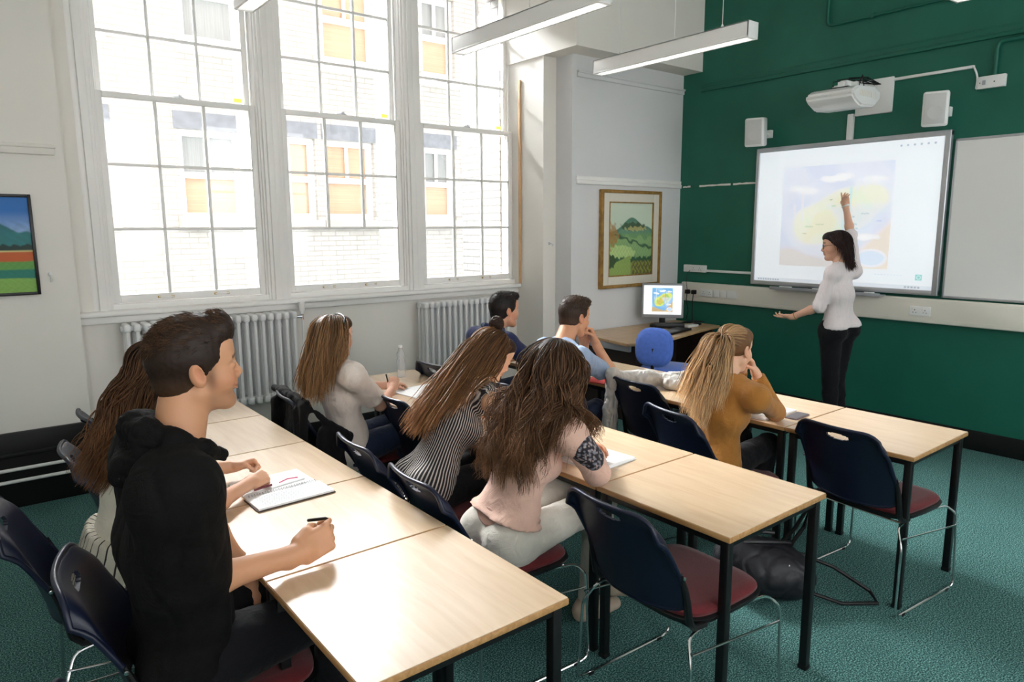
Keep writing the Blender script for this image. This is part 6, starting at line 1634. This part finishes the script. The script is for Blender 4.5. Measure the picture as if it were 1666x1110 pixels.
# ---------------- the teacher
c = make_person('teacher', 'standing teacher with dark bob in white blouse and black trousers pointing at the board', dict(
    P=(5.50, 2.735, .93), C=(5.475, 2.72, 1.19), N=(5.485, 2.745, 1.43), H=(5.50, 2.79, 1.575), shR=(5.62, 2.695, 1.375), shL=(5.37, 2.745, 1.365),
    elR=(5.74, 2.80, 1.66), wrR=(5.83, 2.90, 1.89), elL=(5.31, 2.80, 1.10), wrL=(5.28, 3.01, 1.00), kR=(5.56, 2.74, .50), kL=(5.45, 2.74, .50), anR=(5.57, 2.70, .09), anL=(5.45, 2.71, .09)),
    fem=True, s=1.0, skin=(220, 172, 146), hands=('open', 'point'), hand_dirs=[((-.05, .95, -.10), (-.2, -.1, -1)), ((.35, .35, 1), (-1, .1, .2))], headdir=(-.55, .9, -.10), headup=(0, .1, 1), lipc=(186, 70, 72), feet=[(.1, 1, 0), (-.1, 1, 0)], fine=.0045)
garment_top(c, M['white_blouse'] if 'white_blouse' in M else mat('white_pinstripe_blouse', srgb(222, 212, 212), .7, var=.06, vscale=12, stretch=(18, 18, 1), bump=.2, bscale=200), 'blouse', o=.014, sleeve=1.08, sleeve_o=.020, neck=.070, hem=.02, amp=.0035, scale=26, seed=82, st=(1, 1, .22), cuff_flare=.006, vox=.0075)
garment_legs(c, M['black_denim'], 'trousers', o=.008, seed=84, vox=.009, waist=.06)
shoes(c, M['leather_dark'])
long_hair(c, n=1800, L=.225, Lvar=.12, wave=.002, wfreq=4, dark=(30, 20, 20), light=(76, 50, 44), tipmix=.25, seed=86, bias=(0, .10, 0), layer=.020, r0=.0026, hairline=.44, seg=16)
Hh, Rh = c['J']['H'], c['Rh']
gl = MB()
for q in (1, -1):
    gl.tube([tuple(Hh+Rh@A3(.098-.004*abs(cos(a)), q*.033+.024*cos(a), -.002+.019*sin(a))) for a in np.linspace(0, 2*pi, 17)[:-1]], .0013, 5, closed=True)
    gl.tube([tuple(Hh+Rh@A3(.092, q*.056, .004)), tuple(Hh+Rh@A3(.03, q*.078, .006)), tuple(Hh+Rh@A3(-.01, q*.080, .0))], .0013, 5)
gl.tube([tuple(Hh+Rh@A3(.100, .009, .002)), tuple(Hh+Rh@A3(.102, 0, .005)), tuple(Hh+Rh@A3(.100, -.009, .002))], .0013, 5)
build('glasses', gl, M['black_plastic'], c['root'])
wr_ = c['J']['wrL']; el_ = c['J']['elL']; dd_ = nrm(wr_-el_); u_ = nrm(np.cross(dd_, (0, 0, 1))); w_ = np.cross(dd_, u_); pc = wr_-dd_*.035
build('bracelet', MB().tube([tuple(pc+(u_*cos(a)+w_*sin(a))*.030) for a in np.linspace(0, 2*pi, 17)[:-1]], .003, 6, closed=True), M['gold'], c['root'])
build('watch', MB().tube([tuple(c['J']['wrR']+(np.array((1, 0, 0))*cos(a)+nrm(np.cross(nrm(c['J']['wrR']-c['J']['elR']), (1, 0, 0)))*sin(a))*.029) for a in np.linspace(0, 2*pi, 17)[:-1]], .0065, 6, closed=True), M['white_plastic'], c['root'])
# ================================================================== CLOTHES AND BAGS LYING ABOUT
M['grey_jacket'] = cloth('pale_grey_jacket', srgb(196, 192, 186), bump=.4)
M['black_jacket'] = cloth('black_jacket', srgb(16, 15, 17), bump=.3, sheen=.05)
def field_thing(name, G, m, label, cat, origin, vox=.008, disp=None, parent=None, relax_=1):
    if parent is None: parent_ = empty(name, origin, label=label, cat=cat)
    V, F_ = G.mesh(vox, disp=disp)
    if relax_: V = relax(V, F_, relax_)
    return parent_, np_mesh(name+'_fabric', [(V, F_)], m, parent_)
# grey jacket: over the left side of chair D and crumpled on the table
G = Field()
G.cone((3.03, 2.86, .86), (3.17, 2.95, .80), .035, .04, .03); G.cone((3.04, 2.86, .85), (3.06, 2.90, .62), .030, .040, .03); G.cone((3.06, 2.90, .62), (3.09, 2.93, .36), .042, .052, .03)
G.cone((3.13, 2.96, .78), (3.14, 2.97, .55), .04, .045, .03); G.cone((3.14, 2.97, .55), (3.15, 2.98, .38), .045, .04, .03)
G.cone((3.17, 2.95, .80), (3.36, 2.84, .785), .042, .045, .03); G.cone((3.36, 2.84, .785), (3.52, 2.66, .79), .05, .05, .04); G.cone((3.30, 2.86, .78), (3.45, 2.90, .77), .04, .04, .04)
G.cone((3.52, 2.66, .79), (3.62, 2.48, .775), .05, .036, .04); G.cone((3.40, 2.72, .77), (3.42, 2.56, .765), .042, .032, .04); G.cone((3.62, 2.80, .765), (3.66, 2.52, .765), .04, .032, .04)
G.half((0, 0, TT+.002), (0, 0, -1)) if False else None
r_, o_ = field_thing('grey_jacket', G, M['grey_jacket'], 'pale grey jacket draped over an empty chair and crumpled on the front row table', 'jacket', (3.1, 2.9, .36), disp=fold_disp(.011, 38, 4, (1, 1, .5)))
cr = MB()
rr = random.Random(9)
for k in range(4):
    x, y = 3.40+.07*k, 2.50+.03*((k*7) % 3); R_ = Matrix.Rotation(radians(35*k), 3, 'Z') @ Matrix.Rotation(radians(12), 3, 'X'); cr.box((x-.05, y-.035, .765), (x+.05, y+.035, .771), bev=.002, R=R_)
cp = build('crumpled_tissue', cr, M['paper'], origin=(3.48, 2.52, .76)); tag(cp, 'crumpled white paper scraps beside the grey jacket on the front row table', 'paper')
# black jacket hung over chair I
G = Field()
G.cone((1.335, 3.84, .850), (1.33, 3.38, .850), .020, .022, .02)
Rj = np.array(Matrix.Rotation(radians(-8), 3, 'Z') @ Matrix.Rotation(radians(4), 3, 'Y'))
G.box((1.335, 3.60, .64), (.026, .255, .22), Rj, .024, .03); G.cone((1.30, 3.74, .80), (1.315, 3.76, .42), .028, .034, .03); G.cone((1.30, 3.44, .80), (1.33, 3.40, .42), .028, .036, .03)
G.cone((1.33, 3.38, .84), (1.50, 3.32, .66), .022, .026, .03); G.box((1.42, 3.335, .54), (.10, .022, .16), np.array(Matrix.Rotation(radians(18), 3, 'Y')), .02, .05)
r_, o_ = field_thing('black_jacket', G, M['black_jacket'], 'black jacket hung over the back of the chair of the girl in the pale shirt', 'jacket', (1.36, 3.6, .42), disp=fold_disp(.006, 34, 7, (1, 1, .2)))
# pink scarf on chair L3
G = Field()
G.chain([(.36, 3.30, .835), (.42, 3.20, .80), (.47, 3.08, .74), (.50, 3.02, .62)], [.016, .030, .038, .03], .02); G.chain([(.42, 3.22, .78), (.44, 3.20, .66), (.46, 3.16, .55)], [.03, .04, .03], .03)
r_, o_ = field_thing('pink_scarf', G, cloth('pink_print', srgb(196, 160, 160), var=.3), 'pale pink patterned scarf hanging on a chair of the left row', 'scarf', (.44, 3.16, .52), disp=fold_disp(.006, 50, 2), vox=.007)
# dark bag on the floor behind the near middle table
bg = empty('shoulder_bag', (2.88, 1.70, 0), label='slouchy black and grey shoulder bag on the carpet behind the middle row', cat='bag')
G = Field(); G.ell((2.88, 1.70, .13), (.19, .17, .13), None, .04); G.ell((2.80, 1.78, .17), (.13, .13, .12), None, .05); G.ell((2.93, 1.60, .10), (.13, .11, .10), None, .05); G.half((0, 0, .002), (0, 0, -1), .01)
V, F_ = G.mesh(.008, disp=fold_disp(.006, 18, 5, (1, 1, 1))); V[:, 2] = np.maximum(V[:, 2], .001); np_mesh('bag_body', [(V, F_)], mat('charcoal_leather', srgb(26, 25, 31), .5, bump=.3, bscale=60, var=.15), bg)
build('flap_zip', MB().tube([(2.84, 1.56, .20), (2.88, 1.55, .14), (2.92, 1.52, .10), (2.95, 1.50, .10)], .005, 6), M['alu'], bg)
build('opening_trim', MB().tube([(2.70, 1.84, .25), (2.78, 1.72, .275), (2.90, 1.66, .26), (2.98, 1.64, .24)], .012, 8).tube([(2.72, 1.86, .28), (2.82, 1.78, .30), (2.94, 1.70, .28)], .010, 8), mat('dark_leather_trim', srgb(22, 21, 24), .4), bg)
build('handle', MB().tube([(2.98, 1.66, .18), (3.03, 1.60, .32), (3.04, 1.58, .44), (3.02, 1.64, .30), (2.97, 1.70, .20)], .010, 8).tube([(2.99, 1.60, .20), (3.14, 1.50, .12), (3.22, 1.36, .03), (3.17, 1.30, .012), (3.04, 1.40, .012), (2.95, 1.52, .05)], .009, 8), mat('black_strap', srgb(14, 14, 15), .5), bg)
# small rucksack under the boy's chair with a white tag
bg = empty('rucksack', (.70, 1.62, 0), label='black rucksack with a white tag on the floor under the near left table', cat='bag')
G = Field(); G.ell((.70, 1.62, .17), (.14, .16, .17), None); G.half((0, 0, .002), (0, 0, -1), .01); V, F_ = G.mesh(.010, disp=fold_disp(.01, 24, 2)); np_mesh('bag_body', [(V, F_)], M['black_jacket'], bg)
